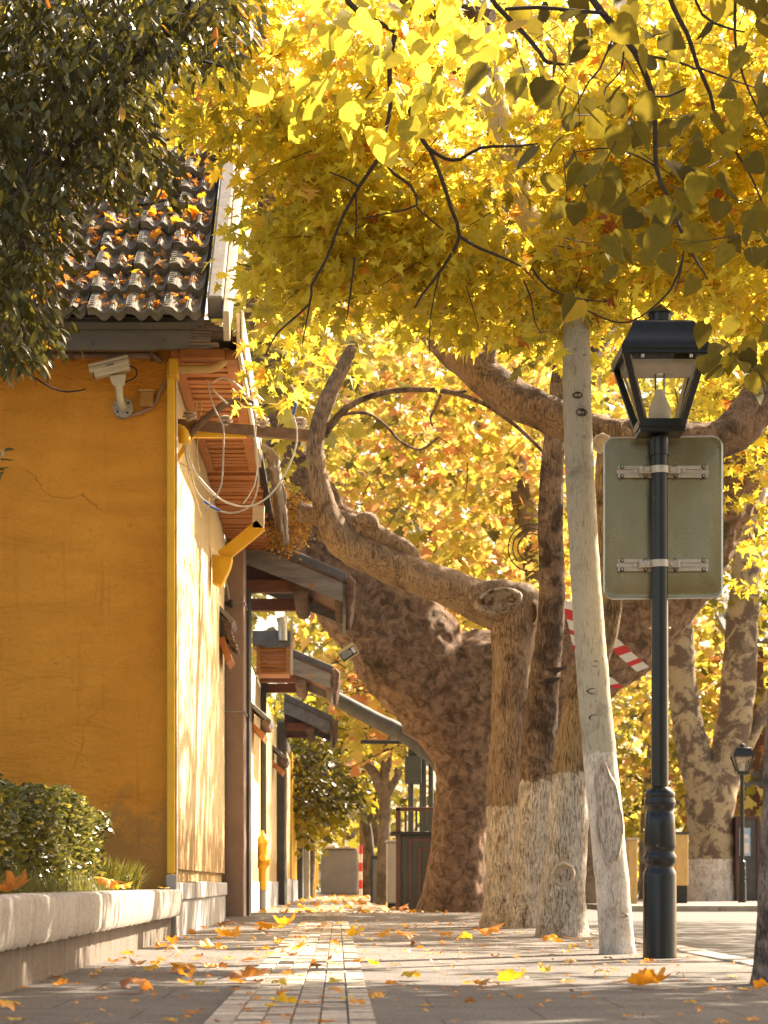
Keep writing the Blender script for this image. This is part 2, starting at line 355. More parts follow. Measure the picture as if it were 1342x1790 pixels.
T_BLADE = (np.array([(-.018, 0, 0), (.018, 0, 0), (-.016, .4, .04), (.016, .4, .04), (-.012, .75, -.06), (.012, .75, -.06), (0, 1.0, -.28)], float),
           np.array([(0, 1, 3), (0, 3, 2), (2, 3, 5), (2, 5, 4), (4, 5, 6)], int))

def norm(a): return a / np.maximum(1e-9, np.linalg.norm(a, axis=1, keepdims=True))
def leafcloud(name, pos, size, tmpl, mat, parent=None, loc=(0, 0, 0), lv=None, tip=None, nrm=None, updown=-.45, spread=.7):
    n = len(pos)
    if tip is None:
        a = rng.uniform(0, 2*np.pi, n)
        tip = np.stack([np.cos(a), np.sin(a), rng.normal(updown, .45, n)], 1)
    tip = norm(tip)
    if nrm is None: nrm = np.stack([rng.normal(0, spread, n), rng.normal(0, spread, n), np.ones(n)], 1)
    x = norm(np.cross(tip, nrm)); z = np.cross(x, tip)
    tv, tf = tmpl; k = len(tv)
    s = np.asarray(size).reshape(-1, 1, 1) * np.ones((n, 1, 1))
    curl = rng.uniform(-.6, 1.6, n).reshape(-1, 1, 1)
    wx = rng.uniform(.8, 1.1, n).reshape(-1, 1, 1)
    V = pos[:, None, :] - np.array(loc) + s * (tv[None, :, 0:1] * wx * x[:, None, :] + tv[None, :, 1:2] * tip[:, None, :] + tv[None, :, 2:3] * curl * z[:, None, :])
    V = V.reshape(-1, 3); Fc = (tf[None] + (np.arange(n) * k)[:, None, None]).reshape(-1, 3)
    me = bpy.data.meshes.new(name); me.vertices.add(len(V)); me.vertices.foreach_set('co', V.astype(np.float32).ravel())
    me.loops.add(Fc.size); me.loops.foreach_set('vertex_index', Fc.astype(np.int32).ravel())
    me.polygons.add(len(Fc)); me.polygons.foreach_set('loop_start', np.arange(0, Fc.size, 3, dtype=np.int32))
    if lv is None: lv = rng.random(n)
    at = me.attributes.new('lv', 'FLOAT', 'POINT'); at.data.foreach_set('value', np.repeat(np.clip(lv, 0, 1), k).astype(np.float32))
    me.materials.append(mat); me.update(calc_edges=True); me.validate()
    o = link(name, me, parent, None if parent is not None else loc); return o

def inpoly(x, y, poly):
    c = np.zeros(len(x), bool); j = len(poly) - 1
    for i in range(len(poly)):
        xi, yi = poly[i]; xj, yj = poly[j]
        c ^= ((yi > y) != (yj > y)) & (x < (xj - xi) * (y - yi) / (yj - yi + 1e-12) + xi); j = i
    return c
def region(poly, d0, d1, n):
    """n points through a wedge of crown: photo outline between two depths (real depth, uniform in it)"""
    xs = [p[0] for p in poly]; ys = [p[1] for p in poly]; out = []
    while sum(len(o) for o in out) < n:
        x = rng.uniform(min(xs), max(xs), n * 2); y = rng.uniform(min(ys), max(ys), n * 2)
        k = inpoly(x, y, poly); x = x[k]; y = y[k]; d = rng.uniform(d0, d1, len(x))
        out.append(np.stack([(x - VX) * d / F, d, H - (y - VY) * d / F], 1))
    return np.concatenate(out)[:n]
def sprays(c, per, length=.35, width=.14, thick=.05, droop=.35):
    """leaf positions laid out in flat drooping sprays round each centre; returns pos, spray index, tip"""
    n = len(c); a = rng.uniform(0, 2*np.pi, n); u = np.stack([np.cos(a), np.sin(a), -droop * rng.random(n)], 1)
    s = np.stack([-np.sin(a), np.cos(a), rng.normal(0, .2, n)], 1)
    i = np.repeat(np.arange(n), per); m = len(i)
    t = rng.uniform(-1, 1, m); l = rng.normal(0, 1, m)
    pos = c[i] + u[i] * (t * length)[:, None] + s[i] * (l * width)[:, None] + np.array([0, 0, 1]) * rng.normal(0, thick, m)[:, None]
    tip = u[i] * (t * .6 + .4)[:, None] + s[i] * (np.sign(l) * .8)[:, None] + rng.normal(0, .35, (m, 3)); tip[:, 2] -= .45
    return pos, i, tip, u
def twigs(mb, c, u, length, r, seg=4):
    for k in range(len(c)):
        p = Vector(c[k]); d = Vector(u[k])
        q = [p - d * length + Vector((0, 0, .03)), p + Vector(rng.normal(0, .03, 3)), p + d * length * .9 - Vector((0, 0, .05))]
        mb.tube(q, [r, r * .7, r * .3], seg)

def limb_mesh(name, pts, mat, parent, base, d=None, seg=22, amp=.06, freq=3.0, flare=0.0, step=None, cap=True, seed=0, rough=0.0):
    """tapered wandering trunk or limb; pts (px, py, radius in px[, depth])"""
    ctl = []
    for p in pts:
        dd = p[3] if len(p) > 3 else d
        ctl.append((P(p[0], p[1], dd), p[2] * dd / F))
    rm = max(c[1] for c in ctl); step = step or max(.02, rm * .22)
    path = catmull(ctl, step); n = len(path)
    t0 = (path[1][0] - path[0][0]).normalized(); ref = Vector((0, 1, 0)) if abs(t0.y) < .9 else Vector((1, 0, 0))
    nn = t0.cross(ref).normalized(); vs = []; B = Vector(base); sd = Vector((seed * 7.3, seed * 3.1, 0))
    for i, (p, r) in enumerate(path):
        t = (path[min(i+1, n-1)][0] - path[max(i-1, 0)][0]).normalized()
        nn = (nn - t * nn.dot(t)).normalized(); bb = t.cross(nn)
        for k in range(seg):
            a = 2*math.pi*k/seg; dr = nn*math.cos(a) + bb*math.sin(a); q = p + dr * r
            e = 1 + amp * noise.noise((q + sd) * freq) + amp * .7 * noise.noise((q + sd) * freq * 2.7) + amp * .4 * noise.noise((q + sd) * freq * 7)
            if rough: e += rough * noise.noise(q * 9) + rough * .8 * noise.noise(q * 19)
            if flare: e += flare * max(0, 1 - (q.z - B.z) / (rm * 2.2)) ** 2 * (.6 + .7 * noise.noise(dr * 1.7 + sd))
            vs.append(p + dr * r * e - B)
    fs = [(i*seg+k, i*seg+(k+1) % seg, (i+1)*seg+(k+1) % seg, (i+1)*seg+k) for i in range(n-1) for k in range(seg)]
    if cap: fs += [tuple(range(seg))[::-1], tuple((n-1)*seg+k for k in range(seg))]
    me = bpy.data.meshes.new(name); me.from_pydata([tuple(v) for v in vs], [], fs); me.materials.append(mat)
    me.polygons.foreach_set('use_smooth', [len(f) == 4 for f in fs]); me.update()
    return link(name, me, parent)
def thin(mb, pts, d, seg=5, dj=0.0, k=1.0):
    ctl = [(P(p[0], p[1], (p[3] if len(p) > 3 else d)) + Vector((0, dj * math.sin(i * 1.3), 0)), p[2] * k * d / F) for i, p in enumerate(pts)]
    path = catmull(ctl, .06); mb.tube([p for p, r in path], [r for p, r in path], seg); return path

# ------------------------------------------------------------------ GROUND
def gz(y):
    if y < 23.6 or y > 31: return 0.0
    if y < 24.0: return .045 * (y - 23.6) / .4
    if y < 27: return .045
    return .045 * (31 - y) / 4
def pavemat():
    m, t, b = nodes('grey_pavement'); v = coord(t)
    n1 = noise_n(t, v, 1.3, 8, .65); n2 = noise_n(t, v, 90, 6, .8); n3 = noise_n(t, coord(t, (1, 1.6, 1)), 5, 7, .7)
    col = ramp(t, n1, [(.3, (.20, .178, .16)), (.7, (.33, .293, .26))])
    col = mixc(t, ramp(t, n3, [(.52, 0.0), (.68, .55)]), col, (.12, .105, .09))
    col = mixc(t, ramp(t, n2, [(.40, .9), (.52, 0.0)]), col, (.07, .06, .05))
    br = N(t, 'ShaderNodeTexBrick'); br.inputs['Scale'].default_value = 1.0; br.inputs['Mortar Size'].default_value = .006
    br.inputs['Brick Width'].default_value = .6; br.inputs['Row Height'].default_value = .6
    br.inputs['Color1'].default_value = (1, 1, 1, 1); br.inputs['Color2'].default_value = (.93, .93, .93, 1); br.inputs['Mortar'].default_value = (.62, .6, .58, 1)
    t.links.new(coord(t), br.inputs['Vector']); col = mixc(t, 1.0, col, br.outputs[0], 'MULTIPLY')
    t.links.new(col, b.inputs['Base Color']); b.inputs['Roughness'].default_value = .85; b.inputs['Specular IOR Level'].default_value = .35
    bump(t, b, noise_n(t, v, 55, 8, .85), .9, .02); return m
MT['pave'] = pavemat()
MT['asphalt'] = plain('asphalt', (.105, .098, .09), (.07, .066, .062), .85, 2, 120, .6, .005)
MT['earth'] = plain('far_ground', (.17, .14, .10), (.1, .085, .06), .95, .4, 3, .4, .02)
MT['kerb'] = plain('kerb_stone', (.42, .38, .33), (.28, .25, .21), .85, 6, 60, .5, .006)

g = MB(); g.add([(-900, -300, -.16), (900, -300, -.16), (900, 1500, -.16), (-900, 1500, -.16)], [(0, 1, 2, 3)])
tag(g.build('ground', MT['earth']), kind='structure')
g = MB(); g.add([(2.1, -60, -.11), (40, -60, -.11), (40, 200, -.11), (2.1, 200, -.11)], [(0, 1, 2, 3)])
tag(g.build('road', MT['asphalt']), kind='structure')
# pavement: a strip of quads following the low ramp
ys = list(np.arange(-20, 22, 3.0)) + list(np.arange(22, 34, .2)) + list(np.arange(34, 140, 4.0))
xs = list(np.linspace(-7, 1.95, 30))
g = MB(); nv = len(xs)
vs = [(x, y, gz(y) + .004 * noise.noise(Vector((x * 1.5, y * 1.5, 0)))) for y in ys for x in xs]
fs = [(i*nv+k, i*nv+k+1, (i+1)*nv+k+1, (i+1)*nv+k) for i in range(len(ys)-1) for k in range(nv-1)]
g.add(vs, fs); tag(g.build('pavement', MT['pave'], smooth=True), kind='structure')
g = MB(); y = -20.0
while y < 120:
    g.box(1.95, 2.10 + random.uniform(-.003, .003), y + .006, y + .99, -.2, .012 + gz(y + .5) + random.uniform(-.004, .004)); y += 1.0
tag(g.build('kerb', MT['kerb'], bev=.012), kind='structure')
# far pavement across the road
g = MB(); g.box(5.0, 60, 41.2, 160, -.2, -.01); tag(g.build('far_pavement', MT['pave']), kind='structure')
g = MB()
for k in range(40): g.box(4.85 + k * 1.0, 5.84 + k * 1.0, 41.0, 41.19, -.2, .0)
tag(g.build('far_kerb', MT['kerb'], bev=.012), kind='structure')
# tactile strip of little raised blocks
def tacmat():
    m, t, b = nodes('tactile_blocks'); a = N(t, 'ShaderNodeAttribute'); a.attribute_name = 'lv'
    col = ramp(t, a.outputs['Fac'], [(0.0, (.34, .285, .225)), (.6, (.44, .375, .30)), (1.0, (.52, .45, .365))])
    n = noise_n(t, coord(t), 40, 7, .75); col = mixc(t, ramp(t, n, [(.4, .6), (.52, 0.0)]), col, (.13, .11, .09))
    t.links.new(col, b.inputs['Base Color']); b.inputs['Roughness'].default_value = .75; bump(t, b, n, .5, .004); return m
g = MB(); lvv = []; row = 0; y = 4.0
while y < 60:
    for k in range(6):
        x0 = -.372 + k * .0805; yy = y + (.004 if k % 2 else 0) + random.uniform(-.002, .002)
        z = gz(yy) + .005 + random.uniform(0, .0028); tl = random.uniform(-.003, .003)
        b_ = .0035; L = .0905
        top = [(x0 + b_, yy + b_, z), (x0 + .0795 - b_, yy + b_, z), (x0 + .0795 - b_, yy + L - b_, z + tl), (x0 + b_, yy + L - b_, z + tl)]
        bot = [(x0, yy, gz(yy) - .01), (x0 + .0795, yy, gz(yy) - .01), (x0 + .0795, yy + L, gz(yy) - .01), (x0, yy + L, gz(yy) - .01)]
        g.add(bot + top, [(4, 5, 6, 7), (0, 1, 5, 4), (1, 2, 6, 5), (2, 3, 7, 6), (3, 0, 4, 7)]); lvv += [random.random()] * 8
    y += .091
o = g.build('tactile_paving', tacmat()); tag(o, kind='structure')
at = o.data.attributes.new('lv', 'FLOAT', 'POINT'); at.data.foreach_set('value', lvv)

# ------------------------------------------------------------------ OCHRE HOUSE
WX = -1.19; D0 = 16.4; D1 = 24.1
hs = thing('ochre_house', 'old ochre plastered house with a grey tiled roof and slatted eaves beside the pavement', 'house', (WX, D0, 0))
HB = (WX, D0, 0)
def hpart(mb, name, mat, **k): return mb.build(name, mat, hs, HB, **k)
# end wall (thick), side wall with a slightly uneven plane
def wall_grid(x0, x1, y0, y1, z0, z1, axis, amp, n1=40, n2=40, sd=0):
    g = MB(); vs = []
    for j in range(n2 + 1):
        for i in range(n1 + 1):
            u = i / n1; v = j / n2; z = z0 + (z1 - z0) * v
            if axis == 'y':
                x = x0 + (x1 - x0) * u; p = Vector((x, y0 + amp * noise.noise(Vector((x * .9 + sd, z * .9, 1.3))), z))
            else:
                y = y0 + (y1 - y0) * u; p = Vector((x0 + amp * noise.noise(Vector((y * .9 + sd, z * .3, 4.3))), y, z))
            vs.append(p)
    fs = [(j*(n1+1)+i, j*(n1+1)+i+1, (j+1)*(n1+1)+i+1, (j+1)*(n1+1)+i) for j in range(n2) for i in range(n1)]
    g.add(vs, fs); return g
g = wall_grid(-6, WX - .0, D0, D0, .0, 4.25, 'y', .02, 60, 50); hpart(g, 'end_wall', MT['ochre'], smooth=True)
g = wall_grid(WX, WX, D0 + .09, D1 - .02, .5, 4.25, 'x', .014, 60, 30)
g.box(WX - .3, WX - .03, D0 + .2, D1, 0, 4.2); hpart(g, 'side_wall', MT['cream'], smooth=True)
# plinth with an uneven ledge
g = MB()
for (a, b_, zt, xx) in ((D0 + .16, 18.6, .40, .035), (18.61, 21.2, .41, .04), (21.21, D1 - .03, .405, .03)):
    g.box(WX - .05, WX + xx, a, b_, .27, zt); g.box(WX - .05, WX + .012, a, b_, -.02, .269)
hpart(g, 'plinth', MT['plinth'], bev=.01)
# corner: yellow drain strip, grey foot
g = MB(); g.box(WX - .03, WX + .03, D0 - .07, D0 + .02, .46, 4.12)
hpart(g, 'corner_strip', MT['yellow'], bev=.012)
g = MB(); g.box(WX - .035, WX + .04, D0 - .075, D0 + .025, -.02, .457); hpart(g, 'corner_foot', MT['plinth'], bev=.012)
g = MB(); g.box(WX + .034, WX + .042, D0 - .05, D0 + .03, .46, 4.1); hpart(g, 'corner_trim', MT['whitewood'])
# fascia along the front eave, rotten at its end
EZ = 4.09; EY = D0 - .55
n = 60; top = []; bot = []
for i in range(n + 1):
    x = -6 + (5.12) * i / n; rot = max(0, (x + 1.35) / .47)
    bot.append(Vector((x, EY, EZ + .0 + rot * (.02 + .05 * abs(noise.noise(Vector((x * 30, 0, 0))))))))
    top.append(Vector((x, EY, EZ + .225 - (rot ** 3) * (.06 + .1 * abs(noise.noise(Vector((x * 25, 3, 0))))))))
g = MB(); g.prism(bot + top[::-1], (0, .05, 0)); hpart(g, 'fascia', MT['fascia'])
g = MB(); g.box(-6, -.74, EY + .05, D0 + .1, EZ + .15, EZ + .17); hpart(g, 'front_soffit', MT['fascia'])
# a broken splintered end block
g = MB()
for k in range(9):
    z = EZ + .03 + k * .02; g.box(-.99 + random.uniform(-.05, .03), -.83 + random.uniform(-.06, .05), EY - .012 + random.uniform(-.01, .01), EY + .06, z, z + .017)
hpart(g, 'rotten_end', MT['brownold'])
# tiles
SL = R(38); TW = .265; RH = .37; u_ = Vector((0, math.cos(SL), math.sin(SL))); nr = Vector((0, -math.sin(SL), math.cos(SL)))
def tprof(u):
    if u < .20: return .048 + .004 * math.cos(u * 30)
    if u < .26: return .048 - (u - .20) / .06 * .012
    if u < .60: return .036 * (1 - math.sin((u - .26) / .34 * math.pi)) + .004
    if u < .66: return .04
    return .040 * (1 - math.sin((u - .66) / .34 * math.pi)) + .004
g = MB(); O = Vector((0, EY - .06, EZ + .165))
us = [0, .03, .17, .20, .23, .26, .31, .37, .43, .49, .55, .60, .63, .66, .71, .77, .83, .89, .95, .999]
for r_ in range(11):
    for c in range(21):
        x0 = -.93 - TW * (c + 1) + random.uniform(-.006, .006); dz = random.uniform(-.006, .010); ds = random.uniform(-.015, .015); sk = random.uniform(-.02, .02)
        A = []; B_ = []; C_ = []
        for u in us:
            h = tprof(u); x = x0 + u * (TW - .004)
            base = O + Vector((x, 0, 0)) + u_ * (r_ * RH + ds + sk * (u - .5))
            A.append(base + nr * (h + .078 + dz)); B_.append(base + u_ * (RH + .06) + nr * (h + .012 + dz)); C_.append(base + nr * (h + .018 + dz) + u_ * .004)
        m_ = len(us)
        g.add(A + B_ + C_, [(i, i+1, m_+i+1, m_+i) for i in range(m_-1)] + [(2*m_+i, 2*m_+i+1, i+1, i) for i in range(m_-1)])
        # embossed bars on the flat rib
        for q in range(5):
            p = O + Vector((x0 + .012, 0, 0)) + u_ * (r_ * RH + .03 + q * .035 + ds) + nr * (.127 + dz)
            g.add([p, p + Vector((.03, 0, 0)), p + Vector((.03, 0, 0)) + u_ * .02, p + u_ * .02,
                   p + nr * .006, p + Vector((.03, 0, 0)) + nr * .006, p + Vector((.03, 0, 0)) + u_ * .02 + nr * .006, p + u_ * .02 + nr * .006], [(4,5,6,7), (0,1,5,4), (1,2,6,5), (3,0,4,7)])
hpart(g, 'roof_tiles', MT['tile'])
def slab(x0, x1, s0, s1, h0, h1):
    g = MB(); p = []
    for h in (h0, h1):
        for s in (s0, s1):
            for x in (x0, x1): p.append(O + Vector((x, 0, 0)) + u_ * s + nr * h)
    g.add(p, [(0,2,3,1), (4,5,7,6), (0,1,5,4), (2,6,7,3), (0,4,6,2), (1,3,7,5)]); return g
hpart(slab(-6, -.93, .02, 3.95, -.05, .0), 'roof_deck', MT['fascia'])
hpart(slab(-.905, -.795, .18, 3.95, -.05, .12), 'verge', MT['render'], bev=.015)
hpart(slab(-.79, -.745, -.02, 3.95, -.12, .10), 'bargeboard', MT['whitewood'], bev=.006)
g = MB(); g.tube([(-6, O.y + 3.1, O.z + 2.52), (-.72, O.y + 3.1, O.z + 2.52)], .09, 10); hpart(g, 'ridge', MT['tile'], smooth=True)
# slatted street-side soffit
SZ = 4.13; SX = -.66
g = MB(); y = D0 - .12; k = 0
while y < 20.6:
    if k % 9 != 4: g.box(WX + .06, SX - .13, y, y + .115, SZ + random.uniform(-.003, .004), SZ + .03)
    y += .165 if k % 9 != 4 else .06; k += 1
hpart(g, 'soffit_slats', MT['oldwood'], bev=.004)
g = MB()
g.box(WX + .004, WX + .075, D0 - .15, 20.7, SZ - .02, SZ + .05); g.box(SX - .14, SX - .05, D0 - .15, 20.7, SZ - .02, SZ + .05)
for yy in (D0 - .2, 17.62, 19.05, 20.62): g.box(WX + .076, SX - .141, yy, yy + .09, SZ - .018, SZ + .05)
hpart(g, 'soffit_frame', MT['oldwood'], bev=.004)
g = MB(); y = 20.75
while y < 24.9:
    dx = random.uniform(-.03, .05); g.box(WX + .01, SX - .09 + dx, y, y + .085, SZ - .03 - (y - 20.7) * .02 + random.uniform(-.012, .012), SZ - (y - 20.7) * .02, rot=Matrix.Rotation(random.uniform(-.05, .05), 3, 'Z')); y += .10
hpart(g, 'soffit_boards', MT['oldwood'])
g = MB(); g.box(-2.5, SX - .02, D0 - .1, 24.95, SZ + .12, SZ + .16); hpart(g, 'eave_deck', MT['fascia'])
g = MB(); g.box(SX - .045, SX - .02, D0 - .45, 20.4, SZ - .03, SZ + .24); g.box(SX - .015, SX + .0, D0 - .45, 19.4, SZ + .06, SZ + .26); hpart(g, 'eave_trim', MT['whitewood'], bev=.004)
# bent grey flashing hanging off the eave
vs = []; nx, ny = 10, 26
for j in range(ny + 1):
    for i in range(nx + 1):
        y = 19.6 + j / ny * 4.6; a = i / nx * 2.6
        x = SX + .02 + .13 * math.sin(a) + .03 * noise.noise(Vector((i * .4, y * 2, 1))); z = SZ + .03 - .12 * a * .62 + .12 * math.sin(j / ny * 3.1) + .04 * noise.noise(Vector((i * .6, y * 1.6, 5)))
        vs.append((x, y, z))
g = MB(); g.add(vs, [(j*(nx+1)+i, j*(nx+1)+i+1, (j+1)*(nx+1)+i+1, (j+1)*(nx+1)+i) for j in range(ny) for i in range(nx)])
o = hpart(g, 'bent_flashing', MT['canvas'], smooth=True); sm = o.modifiers.new('solid', 'SOLIDIFY'); sm.thickness = .012
# yellow downpipe: outlet, slanting duct, hopper
dq = 21.4
def quadpipe(mb, a, b, wv, dv):
    a, b = Vector(a), Vector(b); t = (b - a).normalized(); s = Vector((t.z, 0, -t.x)).normalized()
    p = [c + s * sx * wv + Vector((0, dv * sy, 0)) for c in (a, b) for sx, sy in ((-1,-1), (1,-1), (1,1), (-1,1))]
    mb.add(p, [(3,2,1,0), (4,5,6,7), (0,1,5,4), (1,2,6,5), (2,3,7,6), (3,0,4,7)])
g = MB(); quadpipe(g, P(452, 885, dq), P(451, 925, dq), .055, .055); hpart(g, 'gutter_outlet', MT['whitewood'], bev=.006)
g = MB(); quadpipe(g, P(456, 918, dq), P(388, 974, dq), .06, .055)
a = [P(*q, dq - .09) for q in ((370, 969), (406, 973), (402, 990), (392, 1012), (386, 1024), (371, 1018))]; g.prism(a, (0, .2, 0))
hpart(g, 'downpipe', MT['yellow'], bev=.006)

# things on the house
t = thing('eave_conduit', 'long pinkish pipe running under the dark eave board of the ochre end wall', 'pipe', (-2.4, D0 - .06, 4.16))
g = MB(); g.tube([(-5.5, D0 - .05, 4.165), (-1.31, D0 - .05, 4.165), (-1.26, D0 - .05, 4.12)], .022, 10); g.build('tube', MT['pink'], t, t.location, smooth=True)
g = MB()
for x in (-2.6, -1.9, -1.33): g = MB(); g.box(x - .012, x + .012, D0 - .08, D0 + .01, 4.135, 4.195); g.build('clip', MT['rust'], t, t.location)
t = thing('bent_pipe', 'short cream pipe with an upturned elbow leaving the wall corner below the eave', 'pipe', P(305, 645, D0))
path = catmull([(P(300, 645, D0 - .1), .034), (P(345, 645, D0 - .1), .034), (P(372, 643, D0 - .1), .034), (P(390, 632, D0 - .1), .034), (P(396, 610, D0 - .1), .034)], .03)
g = MB(); g.tube([p for p, r in path], .032, 14); g.build('elbow', MT['pipe'], t, t.location, smooth=True)
g = MB(); c = P(304, 645, D0 - .1); g.box(c.x - .035, c.x + .03, c.y - .06, c.y + .12, c.z - .06, c.z + .065); g.build('socket', MT['yellow'], t, t.location, bev=.008)

# CCTV camera
dc = D0 - .16
t = thing('security_camera', 'cream bullet security camera on a bent wall arm under the dark eave', 'security camera', P(215, 712, D0))
L = t.location
a = P(178, 648, dc); b_ = P(226, 636, dc); ax = (b_ - a).normalized(); up = Vector((-ax.z, 0, ax.x))
def cbox(mb, c, l0, l1, h0, h1, w_):
    p = [c + ax * l + up * h + Vector((0, s * w_, 0)) for s in (-1, 1) for h in (h0, h1) for l in (l0, l1)]
    mb.add(p, [(0,1,3,2), (4,6,7,5), (0,4,5,1), (2,3,7,6), (0,2,6,4), (1,5,7,3)])
g = MB(); cbox(g, a, -.06, .20, -.045, .03, .05); g.build('housing', MT['cctv'], t, L, bev=.012)
g = MB(); cbox(g, a, -.085, .205, .034, .058, .065); cbox(g, a, -.085, .205, -.005, .033, .062); o = g.build('sun_shield', MT['cctv'], t, L, bev=.01)
g = MB(); cbox(g, a, -.068, -.0605, -.034, .0, .035); g.build('lens_window', MT['blackmat'], t, L)
g = MB()
for k, q in enumerate((.02, .035, .047, .058, .066)): cbox(g, a, .02 + q, .02 + q + .007, .006, .018, .0628)
g.build('maker_mark', MT['blackmat'], t, L)
g = MB(); c = P(206, 665, dc); g.prism([c + Vector((-.06, -.03, .03)), c + Vector((.06, -.03, .045)), c + Vector((.045, -.03, -.03)), c + Vector((.015, -.03, -.055)), c + Vector((-.02, -.03, -.05)), c + Vector((-.045, -.03, -.02))], (0, .07, 0)); g.build('bracket', MT['cctv'], t, L, bev=.01)
path = catmull([(P(208, 672, dc), .026), (P(209, 692, dc), .025), (P(212, 706, dc + .05), .025), (P(216, 714, dc + .16), .026)], .02)
g = MB(); g.tube([p for p, r in path], [r for p, r in path], 14); g.build('arm', MT['cctv'], t, L, smooth=True)
g = MB(); c = P(215, 713, D0 - .03)
g.tube([c + Vector((0, -.022, 0)), c + Vector((0, .03, 0))], [.072, .078], 24)
for k in range(4): q = c + Vector((.05 * math.cos(k * 1.57 + .7), -.024, .05 * math.sin(k * 1.57 + .7))); g.tube([q, q + Vector((0, .01, 0))], .009, 8, 1)
g.build('base_plate', [MT['conc'], MT['blackmat']], t, L, smooth=True)
path = catmull([(P(226, 640, dc), .004), (P(238, 645, dc), .004), (P(236, 660, dc), .004), (P(218, 668, dc), .004)], .02)
g = MB(); g.tube([p for p, r in path], .005, 6); g.build('lead', MT['blackmat'], t, L, smooth=True)
# junction box and its conduit
t = thing('junction_box', 'small square ochre junction box on the end wall right of the security camera', 'electrical box', P(256, 697, D0)); L = t.location
c = P(256, 698, D0 - .035); g = MB(); g.box(c.x - .05, c.x + .05, c.y - .03, c.y + .04, c.z - .055, c.z + .055); g.build('box', MT['ochre'], t, L, bev=.008)
g = MB(); g.box(c.x - .055, c.x + .055, c.y - .02, c.y + .03, c.z + .056, c.z + .07); g.build('lid', MT['pipe'], t, L, bev=.004)
path = catmull([(P(218, 728, D0 - .02), .01), (P(250, 720, D0 - .02), .01), (P(270, 708, D0 - .02), .01), (P(278, 684, D0 - .02), .01), (P(296, 660, D0 - .03), .01), (P(299, 640, D0 - .05), .01)], .04)
g = MB(); g.tube([p + Vector((.006 * noise.noise(p * 9), 0, .008 * noise.noise(p * 7))) for p, r in path], .012, 8); g.build('conduit', MT['pink'], t, L, smooth=True)

# iron crossarm with insulators
da = D0 + .25
t = thing('wire_bracket', 'rusty iron crossarm with porcelain insulators sticking out over the pavement from the house corner', 'wire bracket', P(303, 742, da)); L = t.location
g = MB(); A = P(300, 737, da); B_ = P(540, 757, da); dv = B_ - A
pr = [(0, 0, 0), (0, 0, .075), (0, .012, .075), (0, .012, .012), (0, .07, .012), (0, .07, 0)]
g.prism([A + Vector(q) + Vector((0, 0, -.05)) for q in pr], dv); g.build('crossarm', MT['rust'], t, L)
g = MB(); A2 = P(303, 806, da + .03); B2 = P(420, 704, da + .03)
path = catmull([(P(306, 800, da + .04), .03), (P(335, 762, da + .04), .03), (P(372, 722, da + .04), .032), (P(395, 707, da + .04), .03), (P(425, 700, da + .04), .03)], .05)
g.prism([P(303, 806, da + .04), P(338, 745, da + .04), P(346, 750, da + .04), P(312, 806, da + .04)], (0, .03, 0)); g.build('strut', MT['yellow'], t, L)
g = MB(); g.box(A.x, P(430, 0, da).x, da + .02, da + .06, A.z - .11, A.z - .06); g.build('rail', MT['yellow'], t, L)
for px, py in ((331, 731), (394, 739), (459, 742), (524, 742)):
    c = P(px, py, da + .03); g = MB()
    prof = [(.012, -.03), (.035, -.028), (.04, -.015), (.022, -.008), (.024, -.002), (.05, .004), (.053, .014), (.03, .02), (.032, .025), (.047, .03), (.046, .042), (.02, .052)]
    g.lathe(prof, c, 16); g.build('insulator', MT['porcelain'], t, L, smooth=True)
# weatherhead pipe
t = thing('cable_entry_pipe', 'stub of iron pipe with a downturned yellow mouth spilling cables by the crossarm', 'cable pipe', P(322, 762, da - .1)); L = t.location
path = catmull([(P(322, 776, da - .12), .045), (P(322, 764, da - .12), .045), (P(315, 752, da - .1), .04), (P(300, 748, da - .05), .036)], .02)
g = MB(); g.tube([p for p, r in path], [r for p, r in path], 14); g.build('mouth', MT['yellow'], t, L, smooth=True)
path = catmull([(P(330, 762, da - .05), .024), (P(352, 738, da - .05), .026), (P(385, 712, da - .05), .028), (P(402, 703, da - .04), .027), (P(428, 699, da - .03), .018), (P(442, 703, da), .012)], .04)
g = MB(); g.tube([p for p, r in path], [r for p, r in path], 12)
path = catmull([(P(396, 708, da - .05), .014), (P(418, 708, da - .04), .013), (P(448, 712, da), .01)], .04); g.tube([p for p, r in path], [r for p, r in path], 8)
g.build('iron_pipe', MT['rust'], t, L, smooth=True)
# cables
def cable(label, pts, d, r=.011, mat='cable', tape=None):
    base = P(pts[0][0], pts[0][1], d)
    ctl = [(P(q[0], q[1], q[2] if len(q) > 2 else d), r) for q in pts]; path = catmull(ctl, .05)
    r *= .62; g = MB(); g.tube([p for p, _ in path], r, 7)
    if tape is None: return tag(g.build('cable', MT[mat], None, base, smooth=True), label, 'cable', 'loose cables at the house corner')
    t = thing('cable', label, 'cable', base, 'loose cables at the house corner'); g.build('wire', MT[mat], t, base, smooth=True)
    c = P(tape[0], tape[1], d); k = min(range(len(path)), key=lambda i: (path[i][0] - c).length); k = max(1, min(k, len(path) - 3))
    g = MB(); g.tube([path[k-1][0], path[k][0], path[k+1][0]], r * 1.7, 8); g.build('tape', MT['blue'], t, base, smooth=True)
dk = da - .14
cable('thick pale cable drooping in the widest arc up to the last insulator', [(324, 775), (336, 815), (362, 855), (400, 880), (440, 884), (475, 862), (505, 815), (519, 770), (517, 742), (512, 728)], dk, .011, 'cablew')
cable('short pale cable with blue tape curling up above the last insulator', [(508, 672), (515, 685), (517, 705), (512, 725), (511, 736)], dk, .011, 'cablew', (516, 711))
cable('grey cable with blue tape hanging lower and joining the arc from the left', [(321, 776), (330, 820), (345, 862), (370, 886), (400, 897), (430, 890), (445, 872), (452, 835), (446, 790), (447, 745)], dk + .05, .010, 'cable', (371, 887))
